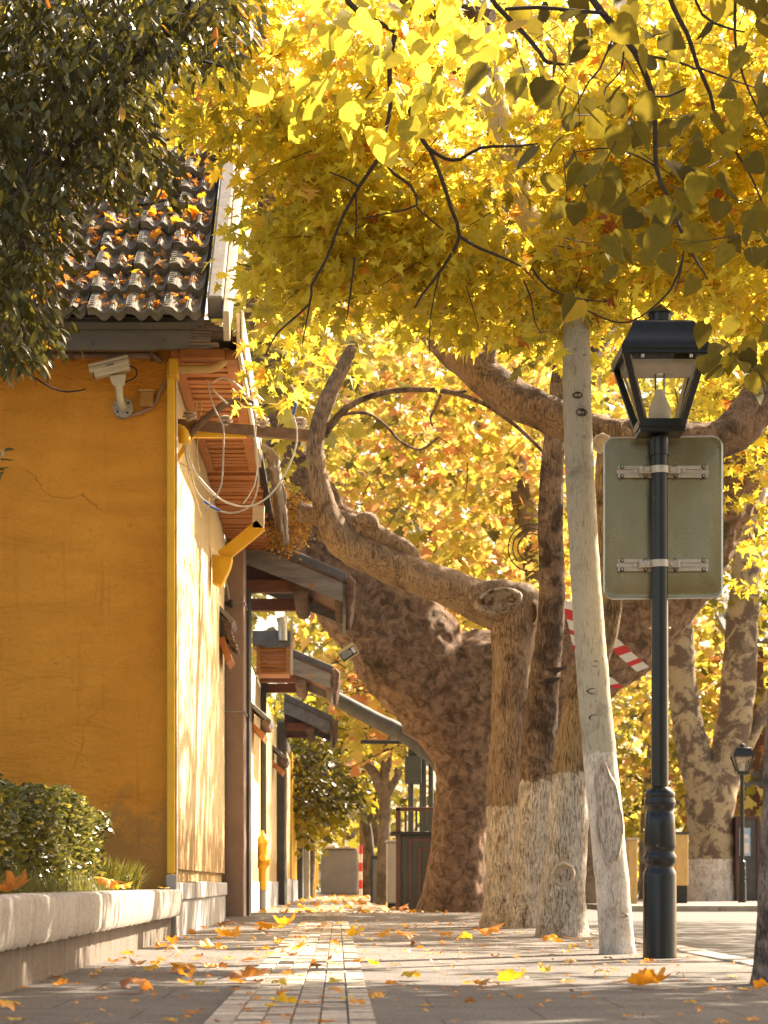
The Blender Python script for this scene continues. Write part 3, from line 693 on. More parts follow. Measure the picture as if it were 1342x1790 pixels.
cable('thin pale cable dropping from the third insulator to the arc', [(444, 744), (446, 765), (451, 800), (444, 850), (425, 880)], dk - .03, .008, 'cablew')
cable('dark cable running down from the wall plate through the slats to the arc', [(362, 664), (368, 695), (378, 722), (390, 745), (390, 800), (386, 850), (372, 875), (354, 900)], dk - .05, .010, 'cable')
cable('cream cable looping from the soffit down to the iron pipe', [(372, 680), (385, 695), (398, 706)], dk, .012, 'cablew')
cable('cream cable bowed over from the soffit clamp towards the tree', [(372, 668), (388, 660), (405, 666), (420, 678), (427, 690)], dk, .013, 'cablew')
cable('thin yellowish wire hanging slack against the side wall below the pipe mouth', [(323, 776), (330, 830), (345, 880), (352, 905), (362, 890), (366, 870)], dk + .1, .007, 'pipe')
cable('thin straight wire crossing the side wall under the pipe mouth', [(313, 808), (340, 826), (358, 846), (380, 868), (396, 880)], dk + .08, .007, 'cable')
cable('thin looped wire by the second insulator', [(345, 742), (344, 705), (352, 702), (352, 720), (346, 742), (345, 800), (349, 824)], dk + .12, .006, 'pipe')

# pillars -------------------------------------------------------
def post(label, x0, x1, y0, y1, z1, mat, name='gate_pillar', z0=0.0, cap=None):
    t = thing(name, label, 'pillar', ((x0 + x1) / 2, (y0 + y1) / 2, 0))
    g = MB(); g.box(x0, x1, y0, y1, z0, z1); g.build('shaft', mat, t, t.location, bev=.015); return t
t = post('pinkish concrete gate pillar at the far end of the sunlit cream wall', WX + .0, WX + .20, 24.15, 24.8, 4.0, MT['pink'])
g = MB(); g.box(WX + .06, WX + .235, 24.805, 25.35, 0, 3.6); g.build('door_post', MT['darkpost'], t, t.location, bev=.01)
g = MB()
for zz in (3.35, 2.2): g.box(WX - .01, WX + .215, 24.13, 24.82, zz, zz + .012)
g.build('joint', MT['plinth'], t, t.location)
# small black lamp bracket on pillar
t = thing('black_clamp', 'tiny black clamp with a hanging wire on the pinkish pillar under the yellow hopper', 'clamp', P(392, 1052, 24.1)); L = t.location
c = P(398, 1055, 24.05); g = MB(); g.box(c.x - .09, c.x + .05, c.y - .02, c.y + .1, c.z - .008, c.z + .02); g.lathe([(.02, -.04), (.03, -.03), (.03, .03), (.02, .04)], c + Vector((.03, 0, 0)), 10)
g.build('body', MT['blackmat'], t, L)
g = MB(); g.tube([c + Vector((.02, 0, .03)), c + Vector((0, 0, .15)), c + Vector((-.02, 0, .24))], .005, 5); g.build('lead', MT['cablew'], t, L)
# small tiled hood on the side wall
dh = 22.9
t = thing('window_hood', 'small sloping tiled hood with an orange underside projecting from the cream wall', 'hood', P(380, 1110, dh)); L = t.location
g = MB(); g.prism([P(378, 1060, dh), P(384, 1058, dh), P(410, 1084, dh), P(404, 1092, dh)], (0, .75, 0)); g.build('top_board', MT['greywood'], t, L, bev=.006)
g = MB(); g.prism([P(380, 1115, dh - .0), P(392, 1112, dh), P(405, 1150, dh), P(396, 1160, dh)], (0, .7, 0)); g.build('underside', MT['oldwood'], t, L, bev=.006)
g = MB(); g.prism([P(378, 1066, dh + .02), P(402, 1090, dh + .02), P(398, 1112, dh + .02), P(380, 1114, dh + .02)], (0, .68, 0)); g.build('cheek', MT['darkpost'], t, L)
g = MB()
for k in range(9):
    q = P(397 + k * 1.3 + random.uniform(-1, 2), 1088 + k * 5.2, dh + .05); g.box(q.x - .05, q.x + .035, q.y - .06, q.y + .62, q.z - .011, q.z + .011, rot=Matrix.Rotation(.5 + random.uniform(-.15, .15), 3, 'Y'))
g.build('tile_stack', MT['brownold'], t, L)

# gate canopies ---------------------------------------------------
def canopy(label, d, x0, x1, zr, ze, depth, board, beam_mat, beams=True, tile=True):
    t = thing('gate_canopy', label, 'canopy', ((x0 + x1) / 2, d, ze), 'gate canopies along the house row'); L = t.location
    s = (zr - ze) / (x1 - x0)
    def z(x): return zr - s * (x - x0)
    g = MB(); g.prism([(x0, d + .03, z(x0) + .05), (x1 + .04, d + .03, z(x1 + .04) + .05), (x1 + .04, d + .03, z(x1) + .16), (x0, d + .03, z(x0) + .19)], (0, depth - .06, 0)); g.build('roof', MT['tilerow'], t, L, bev=.01)
    g = MB()
    for yy in (d - .03, d + depth - .03):
        g = MB(); g.prism([(x0, yy, z(x0) - .19), (x1, yy, z(x1) - .17), (x1, yy, z(x1) + .05), (x0, yy, z(x0) + .05)], (0, .055, 0)); g.build('bargeboard', board, t, L, bev=.006)
    g = MB(); g.prism([(x0, d - .045, z(x0) + .052), (x1, d - .045, z(x1) + .052), (x1, d - .045, z(x1) + .075), (x0, d - .045, z(x0) + .08)], (0, depth + .05, 0)); g.build('drip_board', MT['brownold'], t, L)
    g = MB(); g.prism([(x0, d + .04, z(x0) - .03), (x1 - .06, d + .04, z(x1) - .03), (x1 - .06, d + .04, z(x1) + .0), (x0, d + .04, z(x0))], (0, depth - .1, 0)); g.build('lining', beam_mat, t, L)
    xe = x0 + (x1 - x0) * .70
    if beams:
        for yy in (d + .12, d + depth - .3):
            g = MB(); zb = z(x0) - .5; g.prism([(x0, yy, zb), (xe - .1, yy, zb), (xe, yy, zb + .14), (x0, yy, zb + .14)], (0, .13, 0)); g.build('beam', beam_mat, t, L, bev=.008)
        g = MB(); g.tube([(xe - .13, d + .05, zb + .0), (xe - .13, d + depth - .1, zb + .0)], .085, 14); g.tube([(xe + .3, d + .1, zb - .05), (xe + .3, d + depth - .1, zb - .05)], .06, 12); g.build('purlin', MT['brownold'], t, L, smooth=True)
        g = MB(); g.prism([(x0, d + .2, z(x0) - .36), (x0 + .5, d + .2, z(x0) - .36), (x0 + .1, d + .2, z(x0) - .04), (x0, d + .2, z(x0) - .04)], (0, .05, 0)); g.build('gusset', MT['maroon'], t, L)
    g = MB(); g.box(x1 - .005, x1 + .03, d, d + depth, z(x1) - .30, z(x1) + .04); g.build('eave_board', MT['greywood'], t, L, bev=.006)
    if tile:
        g = MB(); k = 0.0
        while k < depth + .05:
            g.tube([(x1 + .04, d + k - .04, z(x1) + .09), (x1 + .085, d + k - .04, z(x1) + .05), (x1 + .075, d + k - .04, z(x1) - .12), (x1 + .06, d + k - .04, z(x1) - .24)], [.05, .055, .05, .03], 8); k += .13
        g.build('tile_ends', MT['brownold'], t, L)
    return t
canopy('nearest gate canopy with a peeling grey bargeboard and brown beams above the pinkish pillar', 24.9, -1.05, .06, 4.08, 3.62, 2.1, MT['greywood'], MT['brown'])
canopy('middle gate canopy with a grey slanting roof below the orange louvred box', 33.5, -1.15, -.10, 3.85, 3.42, 2.2, MT['greywood'], MT['brown'])
canopy('third gate canopy with blue-grey roof boards and a red-brown side', 42.5, -1.0, -.13, 3.75, 3.35, 2.6, MT['tilerow'], MT['brown'])
canopy('far pale gate canopy near the end of the house row', 62, -.95, .02, 3.05, 2.75, 2.5, MT['whitewood'], MT['brown'], beams=False)
canopy('farthest blue-grey gate canopy just before the grey end wall', 70, -.7, .50, 2.35, 1.95, 2.5, MT['tilerow'], MT['brown'], beams=False, tile=False)
# brown side board of third canopy
# louvred orange box
dl = 29.5
t = thing('louvred_box', 'orange louvred air conditioner box hanging between the first two gate canopies', 'louvred box', P(470, 1150, dl)); L = t.location
a = P(448, 1178, dl); b_ = P(505, 1130, dl)
g = MB(); g.box(a.x, a.x + .05, dl, dl + .6, a.z, b_.z); g.box(b_.x - .04, b_.x, dl, dl + .6, a.z, b_.z); g.box(a.x + .051, b_.x - .041, dl, dl + .6, a.z, a.z + .03); g.build('frame', MT['oldwood'], t, L)
g = MB()
for k in range(6): z_ = a.z + .04 + k * .052; g.box(a.x + .05, b_.x - .04, dl + .02, dl + .05, z_, z_ + .036, rot=Matrix.Rotation(.5, 3, 'X'))
g.build('louvres', MT['oldwood'], t, L)
g = MB(); q = P(448, 1103, dl); g.box(q.x - .05, b_.x + .02, dl - .05, dl + .65, b_.z + .004, q.z); g.build('top_panel', MT['tilerow'], t, L, bev=.008)
q = P(494, 1120, dl - .1); g = MB(); g.tube([q, q + Vector((0, 0, .22)), q + Vector((-.02, 0, .30))], [.065, .065, .07], 14); g.build('vent_pipe', MT['steel'], t, L, smooth=True)
g = MB(); q = P(509, 1180, dl); g.box(q.x - .01, q.x + .02, dl, dl + .02, q.z, q.z + .75); g.build('side_strip', MT['whitewood'], t, L)

# house row beyond the pillar
t = thing('house_row', 'row of yellow and cream house fronts receding along the pavement past the gate pillar', 'house row', (-1.2, 35, 0)); L = t.location
for nm, mt, bx in (('cream_wall', 'cream', (-2.5, -1.19, 25.4, 35.2, .42, 3.4)), ('cream_wall', 'cream', (-2.5, -1.13, 35.6, 42.4, .42, 3.3)), ('cream_wall', 'cream', (-2.5, -1.04, 44.2, 50, .5, 3.1)), ('cream_wall', 'cream', (-2.5, -.99, 60, 66, .2, 3.0)),
                   ('yellow_wall', 'yellow', (-2.4, -1.00, 50.2, 56, .5, 3.3)), ('yellow_wall', 'yellow', (-2.4, -.78, 66.5, 72, .4, 2.8)), ('yellow_wall', 'yellow', (-2.4, -.66, 73, 78, .3, 2.6)),
                   ('plinth', 'plinth', (-2.4, -1.165, 25.5, 35.1, -.02, .419)), ('plinth', 'plinth', (-2.4, -1.10, 35.65, 42.3, -.02, .43)), ('plinth', 'plinth', (-2.4, -.98, 50.1, 56.1, -.02, .49)), ('plinth', 'plinth', (-2.4, -1.0, 44.25, 49.9, -.02, .49)), ('plinth', 'plinth', (-2.4, -.95, 60, 66, -.02, .19)),
                   ('eave', 'fascia', (-2.6, -1.25, 25.4, 42, 3.41, 3.6)), ('eave', 'fascia', (-2.6, -1.05, 44, 78, 3.2, 3.4))):
    g = MB(); g.box(*bx); g.build(nm, MT[mt], t, L, bev=.01 if nm == 'plinth' else 0)
post('dark narrow door post between the cream house fronts', -1.19, -1.10, 35.22, 35.58, 3.5, MT['darkpost'])
post('broad dark green gate post beyond the yellow standpipe', -1.13, -.98, 42.45, 44.1, 3.4, MT['darkpost'])
post('grey gate post beside the far yellow house front', -1.0, -.86, 56.2, 59.8, 2.9, MT['darkpost'])
post('slim bright cream post lit by the sun farther down the row', -.86, -.72, 58.5, 59.2, 2.2, MT['whitewood'])
post('narrow yellow painted post at the end of the row', -.74, -.62, 64.5, 65.2, 2.4, MT['yellow'])
for (lab, d, x, zt) in (('small tiled hood above the cream house front past the pinkish pillar', 31.5, -1.19, 2.65), ('small tiled hood beside the broad dark green post', 39.5, -1.13, 2.55)):
    t = thing('window_hood', lab, 'hood', (x, d, zt)); L = t.location
    g = MB(); g.prism([(x, d, zt + .25), (x + .28, d, zt), (x + .26, d, zt - .06), (x, d, zt + .17)], (0, 1.2, 0)); g.build('top_board', MT['tilerow'], t, L, bev=.01)
    g = MB(); g.prism([(x, d + .02, zt - .02), (x + .2, d + .02, zt - .2), (x + .16, d + .02, zt - .27), (x, d + .02, zt - .1)], (0, 1.1, 0)); g.build('underside', MT['oldwood'], t, L)
    g = MB(); g.tube([(x + .2, d, zt - .05), (x + .2, d + 1.2, zt - .05)], .06, 8); g.build('tile_ends', MT['brownold'], t, L)

# yellow standpipe
ds = 34.2
t = thing('standpipe', 'yellow fire standpipe with a grey lower pipe against the cream house front', 'standpipe', (-1.12, ds, 0)); c = Vector((-1.16, ds, 0)); c.x = P(459, 0, ds).x
L = t.location
g = MB(); g.lathe([(.055, 0), (.055, .30)], c, 14); g.build('lower_pipe', MT['plinth'], t, L, smooth=True)
g = MB(); g.lathe([(.06, .301), (.06, .62), (.09, .63), (.09, .67), (.075, .69), (.075, .98), (.095, .99), (.095, 1.02), (.08, 1.06), (.045, 1.12), (.02, 1.15), (.02, 1.19)], c, 18); g.build('body', MT['yellow'], t, L, smooth=True)
g = MB(); g.tube([c + Vector((-.15, 0, .72)), c + Vector((.11, 0, .72))], .05, 12); g.tube([c + Vector((0, -.15, .78)), c + Vector((0, 0, .78))], .05, 12); g.build('outlet', MT['yellow'], t, L, smooth=True)
t2 = copy_tree(t); t2.location = (-.96 + .07, 66, 0); t2['label'] = 'small far yellow standpipe low on the pavement edge near the end of the row'

# ------------------------------------------------------------------ PLANTER
t = thing('planter', 'long low concrete planter with a stained overhanging coping along the pavement edge', 'planter', (-1.2, 11, 0)); L = t.location
def coping():
    g = MB(); ny = 420; prof = [(-1.62, .345), (-1.20, .352), (-1.125, .350), (-1.108, .338), (-1.105, .30), (-1.108, .24), (-1.112, .185), (-1.125, .165), (-1.2, .160), (-1.62, .160)]
    vs = []; m_ = len(prof)
    for j in range(ny + 1):
        y = 3.0 + (16.28 - 3.0) * j / ny
        for i, (x, z) in enumerate(prof):
            nx = noise.noise(Vector((i * .35, y * 2.2, 0))) * .0025 + noise.noise(Vector((i * 2.3, y * 40, 3))) * .0016
            nz = noise.noise(Vector((i * .3, y * 1.6, 8))) * .004 + (noise.noise(Vector((0, y * 11, 5))) * .012 if i in (6, 7) else 0)
            xx = x if x < -1.5 else x + nx
            vs.append((xx - (.0 if y < 13.5 else .02 * 0), y, z + nz))
    g.add(vs, [(j*m_+i, j*m_+(i+1) % m_, (j+1)*m_+(i+1) % m_, (j+1)*m_+i) for j in range(ny) for i in range(m_)] + [tuple(range(m_)), tuple(ny*m_+i for i in range(m_))[::-1]])
    return g
coping().build('coping', MT['conc'], t, L, smooth=True)
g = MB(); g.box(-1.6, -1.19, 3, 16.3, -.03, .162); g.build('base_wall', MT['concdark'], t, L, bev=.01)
g = MB(); vs = []
for j in range(60):
    for i in range(12):
        x = -6 + i / 11 * 4.5; y = 3 + j / 59 * 13.35; vs.append((x, y, .325 + .03 * noise.noise(Vector((x * 2, y * 2, 0)))))
g.add(vs, [(j*12+i, j*12+i+1, (j+1)*12+i+1, (j+1)*12+i) for j in range(59) for i in range(11)]); g.build('soil', MT['soil'], t, L, smooth=True)

# hedge
HB2 = (-1.9, 11.5, .33)
t = thing('hedge', 'clipped glossy dark green hedge growing in the concrete planter below the ochre wall', 'hedge', HB2)
def hedge_pts(n):
    y = rng.uniform(6.2, 14.2, n); side = rng.random(n); ht = .86 + .04 * np.sin(y * 2.1) + .03 * np.sin(y * 5.3)
    ht = np.where(y > 13.9, ht - (y - 13.9) * .12, ht)
    x = np.where(side < .55, -1.44 - rng.gamma(1.4, .035, n), rng.uniform(-2.6, -1.44, n))
    z = np.where(side < .55, .36 + (ht - .36) * rng.random(n) ** .8, ht - rng.gamma(1.4, .03, n))
    k = side > .88; y = np.where(k, 14.2 - rng.gamma(1.4, .05, n), y); x = np.where(k, rng.uniform(-2.6, -1.44, n), x); z = np.where(k, .36 + .48 * rng.random(n), z)
    x = x + .05 * np.sin(y * 3.7 + z * 6) + rng.normal(0, .015, n)
    x = np.where((z > .78), x - (z - .78) * .3, x)
    return np.stack([x, y, z], 1)
hp = hedge_pts(26000)
leafcloud('leaves', hp, rng.uniform(.03, .05, len(hp)), T_OVAL, LV['hedge'], t, HB2, updown=.15, spread=1.1)
g = MB()
for k in range(170):
    x = random.uniform(-1.62, -1.42); y = random.uniform(6.5, 14.1); q = Vector((x - .08, y, .33))
    g.tube([q, q + Vector((random.uniform(-.02, .05), random.uniform(-.05, .05), .22)), q + Vector((random.uniform(-.02, .08), random.uniform(-.1, .1), .42))], [.007, .005, .003], 5)
g.build('stems', MT['twig'], t, HB2)
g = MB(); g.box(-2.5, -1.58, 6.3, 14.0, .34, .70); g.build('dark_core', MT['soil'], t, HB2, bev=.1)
# lilyturf
t = thing('lilyturf', 'tuft of arching yellow-green lilyturf at the end of the hedge by the ochre wall', 'grass tuft', (-1.5, 14.5, .34))
n = 3400; c = np.stack([rng.uniform(-2.0, -1.34, n), rng.uniform(13.9, 15.4, n), np.full(n, .33)], 1)
cl = rng.integers(0, 26, n); cc = np.stack([rng.uniform(-2.0, -1.33, 26), rng.uniform(14.0, 15.4, 26), np.full(26, .33)], 1)
c = cc[cl] + rng.normal(0, .035, (n, 3)) * np.array([1, 1, .1]); a = rng.uniform(0, 2*np.pi, n)
tip = np.stack([np.cos(a), np.sin(a), rng.uniform(.5, 2.2, n)], 1); tip[:, 0] += .25
leafcloud('blades', c, rng.uniform(.14, .28, n), T_BLADE, LV['grass'], t, t.location, tip=tip, nrm=np.stack([-np.cos(a), -np.sin(a), np.ones(n)], 1))
n = 2200; t = thing('lilyturf', 'dark low lilyturf edging in front of the hedge stems along the coping', 'grass tuft', (-1.4, 11, .34))
cc = np.stack([rng.uniform(-1.5, -1.34, 44), rng.uniform(8, 14, 44), np.full(44, .33)], 1); cl = rng.integers(0, 44, n)
c = cc[cl] + rng.normal(0, .03, (n, 3)) * np.array([1, 1, .1]); a = rng.uniform(0, 2*np.pi, n)
tip = np.stack([np.cos(a), np.sin(a), rng.uniform(.4, 2.0, n)], 1)
leafcloud('blades', c, rng.uniform(.08, .17, n), T_BLADE, LV['grass'], t, t.location, lv=rng.random(n) * .5, tip=tip, nrm=np.stack([-np.cos(a), -np.sin(a), np.ones(n)], 1))

# rust coloured shrub on the canopy roof
t = thing('roof_shrub', 'rusty orange dry shrub sprouting from the roof edge above the nearest gate canopy', 'shrub', P(500, 950, 24.6))
poly = [(462, 860), (500, 850), (535, 875), (545, 900), (520, 950), (490, 968), (462, 950)]
c = region(poly, 24.2, 25.2, 150); pos, i, tip, u = sprays(c, 30, .10, .05, .05)
leafcloud('leaves', pos, rng.uniform(.022, .04, len(pos)), T_OVAL, LV['dry'], t, t.location, lv=np.clip(rng.normal(.55, .25, len(pos)), 0, 1), tip=tip)
g = MB(); twigs(g, c, u, .12, .004); g.build('stems', MT['twig'], t, t.location)

# ------------------------------------------------------------------ STREET LAMP
LD = 12.0; LXc = (1153 - VX) * LD / F
lamp = thing('street_lamp', 'black street lamp with a four-sided glass lantern standing near the kerb', 'street lamp', (LXc, LD, 0)); L = lamp.location
def lz(py): return H - (py - VY) * LD / F
pxm = LD / F
g = MB(); prof = []
for py, r in ((1676, 30), (1672, 30), (1668, 29.3), (1530, 29), (1524, 28), (1518, 24.5), (1512, 24), (1508, 27), (1502, 29), (1496, 29), (1491, 26), (1487, 25.5), (1482, 28), (1476, 28.5), (1440, 26.5), (1424, 26), (1420, 23), (1416, 23), (1411, 26), (1405, 27.5), (1400, 27.5), (1396, 25.5), (1393, 26), (1389, 27), (1384, 25), (1377, 18.5), (1375, 15.2)):
    prof.append((r * pxm, lz(py)))
g.lathe(prof, (LXc, LD, 0), 40); g.build('base', MT['black'], lamp, L, smooth=True)
g = MB(); g.lathe([(15 * pxm, lz(1380)), (14.2 * pxm, lz(1000)), (13.8 * pxm, lz(793))], (LXc, LD, 0), 28); g.build('column', MT['black'], lamp, L, smooth=True)
g = MB(); g.lathe([(16 * pxm, lz(796)), (16.4 * pxm, lz(790)), (15.6 * pxm, lz(764))], (LXc, LD, 0), 28); g.build('collar', MT['black'], lamp, L, smooth=True)
# door outline of base
g = MB(); zz0, zz1 = lz(1650), lz(1545)
for (x0, x1, z0, z1) in ((-.083, -.080, zz0, zz1),):
    a0 = R(205); r_ = 29.4 * pxm; g.tube([(LXc + r_ * math.cos(a0), LD + r_ * math.sin(a0), zz0 + .03), (LXc + r_ * math.cos(a0), LD + r_ * math.sin(a0), zz1)], .0025, 6)
g.build('access_door', MT['blackmat'], lamp, L)
# lantern
bt = lz(757); tp = lz(628); hb = 39 * pxm; ht_ = 74 * pxm
def ring(hw, z): return [Vector((LXc + sx * hw, LD + sy * hw, z)) for sx, sy in ((-1,-1), (1,-1), (1,1), (-1,1))]
g = MB()
def bar(mb, a, b, wd):
    a, b = Vector(a), Vector(b); t_ = (b - a).normalized(); ref = Vector((0, 1, 0)) if abs(t_.y) < .8 else Vector((1, 0, 0)); s1 = t_.cross(ref).normalized() * wd; s2 = t_.cross(s1).normalized() * wd
    mb.add([c + s1 * i + s2 * j for c in (a, b) for i, j in ((-1,-1), (1,-1), (1,1), (-1,1))], [(3,2,1,0), (4,5,6,7), (0,1,5,4), (1,2,6,5), (2,3,7,6), (3,0,4,7)])
rb = ring(hb - .015, bt + .02); rt = ring(ht_ - .015, tp)
for k in range(4): bar(g, rb[k], rt[k], .0165); bar(g, rt[k], rt[(k+1) % 4], .017)
for k in range(4): bar(g, rb[k] + Vector((0, 0, .012)), rb[(k+1) % 4] + Vector((0, 0, .012)), .022)
g.box(LXc - hb, LXc + hb, LD - hb, LD + hb, bt - .012, bt + .012)
g.build('lantern_frame', MT['black'], lamp, L, bev=.003)
rb2 = ring(hb - .018, bt + .03); rt2 = ring(ht_ - .018, tp - .01)
for k in range(4):
    g = MB(); g.add([rb2[k], rb2[(k+1) % 4], rt2[(k+1) % 4], rt2[k]], [(0, 1, 2, 3)]); g.build('glass_pane', MT['glass'], lamp, L)
# inner pale lining strips and reflector ceiling
g = MB(); r3 = ring(hb - .04, bt + .035); r4 = ring(ht_ - .045, tp - .015)
for k in range(4): bar(g, r3[k], r4[k], .006); bar(g, r3[k], r3[(k+1) % 4], .005)
g.build('pane_trim', MT['whitewood'], lamp, L)
zc = lz(648); hc = ht_ - .04
g = MB(); g.box(LXc - hc, LXc + hc, LD - hc, LD + hc, zc, zc + .02); o = g.build('reflector', MT['whitewood'], lamp, L)
g = MB(); n = 24
e = [Vector((LXc + .115 * math.copysign(abs(math.cos(a)) ** .5, math.cos(a)), LD + .06 * math.sin(a), zc - .012)) for a in [2*math.pi*k/n for k in range(n)]]
g.prism(e, (0, 0, .0115)); g.build('light_panel', MT['steel'], o)
# oil-lamp shaped globe
g = MB(); cz = lz(746)
g.lathe([(.026, 0), (.036, .01), (.055, .04), (.059, .072), (.053, .105), (.038, .14), (.029, .165), (.0275, .19)], (LXc, LD, cz), 28); g.build('globe', MT['opal'], lamp, L, smooth=True)
g = MB(); g.lathe([(.0275, .191), (.0275, .275)], (LXc, LD, cz), 28); g.build('chimney_glass', MT['glass'], lamp, L, smooth=True)
g = MB(); g.lathe([(.05, -.03), (.05, -.008), (.06, -.004), (.058, .003)], (LXc, LD, cz), 20); g.build('globe_holder', MT['steel'], lamp, L, smooth=True)
# ogee roof
g = MB(); rings = []
for py, hw in ((628, 75), (624, 76), (618, 75), (612, 72), (604, 66), (594, 60), (584, 56), (576, 53.5), (573, 52), (571, 48)): rings.append(ring(hw * pxm, lz(py)))
vs = [p for r_ in rings for p in r_]; fs = [(i*4+k, i*4+(k+1) % 4, (i+1)*4+(k+1) % 4, (i+1)*4+k) for i in range(len(rings)-1) for k in range(4)]
fs += [(3, 2, 1, 0), tuple((len(rings)-1)*4+k for k in range(4))]; g.add(vs, fs); g.build('roof', MT['black'], lamp, L, smooth=True, bev=.006)
g = MB(); g.box(LXc - 76 * pxm, LXc + 76 * pxm, LD - 76 * pxm, LD + 76 * pxm, lz(634), lz(628.5)); g.build('roof_rim', MT['black'], lamp, L, bev=.004)
g = MB()
for dx in (-.12, .13): g.lathe([(.007, -.012), (.01, -.008), (.01, .004), (.006, .008)], (LXc + dx, LD - ht_ + .0, lz(638)), 10)
g.build('screws', MT['steel'], lamp, L)
g = MB(); g.lathe([(20 * pxm, lz(571)), (20 * pxm, lz(548)), (18 * pxm, lz(546))], (LXc, LD, 0), 28); g.build('chimney', MT['black'], lamp, L, smooth=True)
g = MB(); g.lathe([(24.5 * pxm, lz(549.5)), (24.5 * pxm, lz(547.5)), (9 * pxm, lz(538)), (1.5 * pxm, lz(533))], (LXc, LD, 0), 28); g.build('chimney_cap', MT['steel'] if False else MT['black'], lamp, L, smooth=True)

# SIGN seen from behind
sd_ = LD + .075
sg = thing('road_sign', 'bare metal back of a rounded rectangular sign clamped to the black lamp column', 'sign', P(1159, 906, sd_)); L = sg.location
a = P(1056, 1047, sd_); b_ = P(1262, 765, sd_); r_ = .05; pts = []
for (cx, cz, a0) in ((b_.x - r_, b_.z - r_, 0), (a.x + r_, b_.z - r_, 90), (a.x + r_, a.z + r_, 180), (b_.x - r_, a.z + r_, 270)):
    for k in range(7): q = R(a0 + 15 * k); pts.append(Vector((cx + r_ * math.cos(q), sd_, cz + r_ * math.sin(q))))
pts = [p + Vector((0, 0, (p.x - a.x) * .012)) for p in pts]
# plate with faint dents
g = MB(); m_ = len(pts); c = sum(pts, Vector()) / m_; fr = [1, .985, .93, .8, .6, .4, .2]
vs = []
for q in fr:
    for p in pts:
        v = c + (p - c) * q; dent = .006 * noise.noise(v * 4) + (.010 * math.exp(-((v.x - b_.x + .07) ** 2 + (v.z - a.z - .12) ** 2) / .004)); vs.append(v + Vector((0, -dent * (q < .99), 0)))
vs.append(c); g.add(vs, [(i*m_+k, i*m_+(k+1) % m_, (i+1)*m_+(k+1) % m_, (i+1)*m_+k) for i in range(len(fr)-1) for k in range(m_)] + [((len(fr)-1)*m_+k, (len(fr)-1)*m_+(k+1) % m_, len(vs)-1) for k in range(m_)])
o = g.build('plate', MT['sign'], sg, L, smooth=True); sm = o.modifiers.new('solid', 'SOLIDIFY'); sm.thickness = .004; sm.offset = -1
g = MB(); g.tube(pts + [pts[0]], .0055, 6, cap=False); g.build('rim', MT['steel'], sg, L, smooth=True)
for py in (826, 989):
    q0 = P(1080, py, sd_)
    x0, x1 = P(1079, 0, sd_).x, P(1236, 0, sd_).x; z = q0.z; yf = sd_ - .012
    br = MB()
    for zz in (-.022, .022): br.box(x0, x1, yf - .016, yf + .004, z + zz - .010, z + zz + .010)
    br.box(x0 - .006, x1 + .004, yf - .008, yf + .0035, z - .0118, z + .0118)
    rail = br.build('bracket', MT['galv'], sg, L, bev=.002)
    g = MB()
    for px in (1086, 1127, 1179, 1228):
        for zz in (-.024, .024):
            c = Vector((P(px, 0, sd_).x, yf - .017, z + zz)); g.tube([c + Vector((0, .004, 0)), c + Vector((0, -.006, 0))], .011, 10, 0); g.tube([c + Vector((0, -.006, 0)), c + Vector((0, -.013, 0))], .006, 6, 1)
    g.build('bolts', [MT['blackmat'], MT['steel']], rail, L, smooth=False)
    g = MB(); rr = 14.8 * pxm
    arc = [Vector((LXc + rr * math.cos(R(q)), LD + rr * math.sin(R(q)), 0)) for q in range(170, 371, 10)]
    vs = []
    for p in arc:
        for (dr, dz) in ((0, -.019), (.004, -.019), (.004, .019), (0, .019)):
            dirv = Vector((p.x - LXc, p.y - LD, 0)).normalized(); vs.append(p + dirv * dr + Vector((0, 0, z + dz)))
    g.add(vs, [(i*4+k, i*4+(k+1) % 4, (i+1)*4+(k+1) % 4, (i+1)*4+k) for i in range(len(arc)-1) for k in range(4)])
    for s in (-1, 1):
        g.box(LXc + s * .075 - .032, LXc + s * .075 + .032, LD + .0, LD + .045, z - .017, z + .017); g.box(LXc + s * .10 - .006, LXc + s * .10 + .006, LD - .012, LD + .002, z - .02, z + .02)
        c = Vector((LXc + s * .062, LD - .002, z)); g.tube([c, c + Vector((0, -.012, 0))], .012, 6); c = Vector((LXc + s * .128, LD + .01, z - .004)); g.tube([c, c + Vector((0, -.014, 0))], .009, 6)
    g.build('clamp_band', MT['galv'], rail, L, bev=.001)

# far copy of the lamp
l2 = copy_tree(lamp); l2.location = (8.66, 49, -.01); l2['label'] = 'small distant black street lamp across the road beside the forked tree'

# ------------------------------------------------------------------ TREES: trunks
MT['bk_giant'] = bark('giant_plane_bark', (.62, .395, .25), (.20, .12, .078), 17, .7, 1.0, .06, patch=.50, contrast=.10, moss=(.06, .055, .02))
MT['bk_stump'] = bark('pale_brown_bark', (.40, .285, .19), (.13, .085, .058), 8, .22, .9, .035, white_z=1.2, patch=.42)
MT['bk_second'] = bark('grey_brown_bark', (.33, .225, .15), (.085, .055, .04), 9, .25, .9, .035, white_z=1.4, patch=.50)
MT['bk_third'] = bark('golden_brown_bark', (.42, .28, .14), (.12, .075, .035), 8, .25, .9, .035, white_z=1.32, patch=.45)
MT['bk_lean'] = bark('smooth_pale_bark', (.50, .44, .33), (.25, .215, .15), 7, .3, .4, .008, white_z=1.22, patch=.40, crs=18, cra=.6)
MT['bk_edge'] = bark('rough_brown_bark', (.44, .33, .25), (.17, .12, .09), 12, .4, .9, .015, patch=.48)
MT['bk_syc'] = bark('mottled_plane_bark', (.45, .35, .21), (.17, .12, .08), 5, .6, .6, .02, white_z=1.15, patch=.5, contrast=.03)
MT['bk_bg'] = bark('grey_far_bark', (.27, .21, .15), (.12, .09, .065), 6, .4, .6, .02, patch=.5)

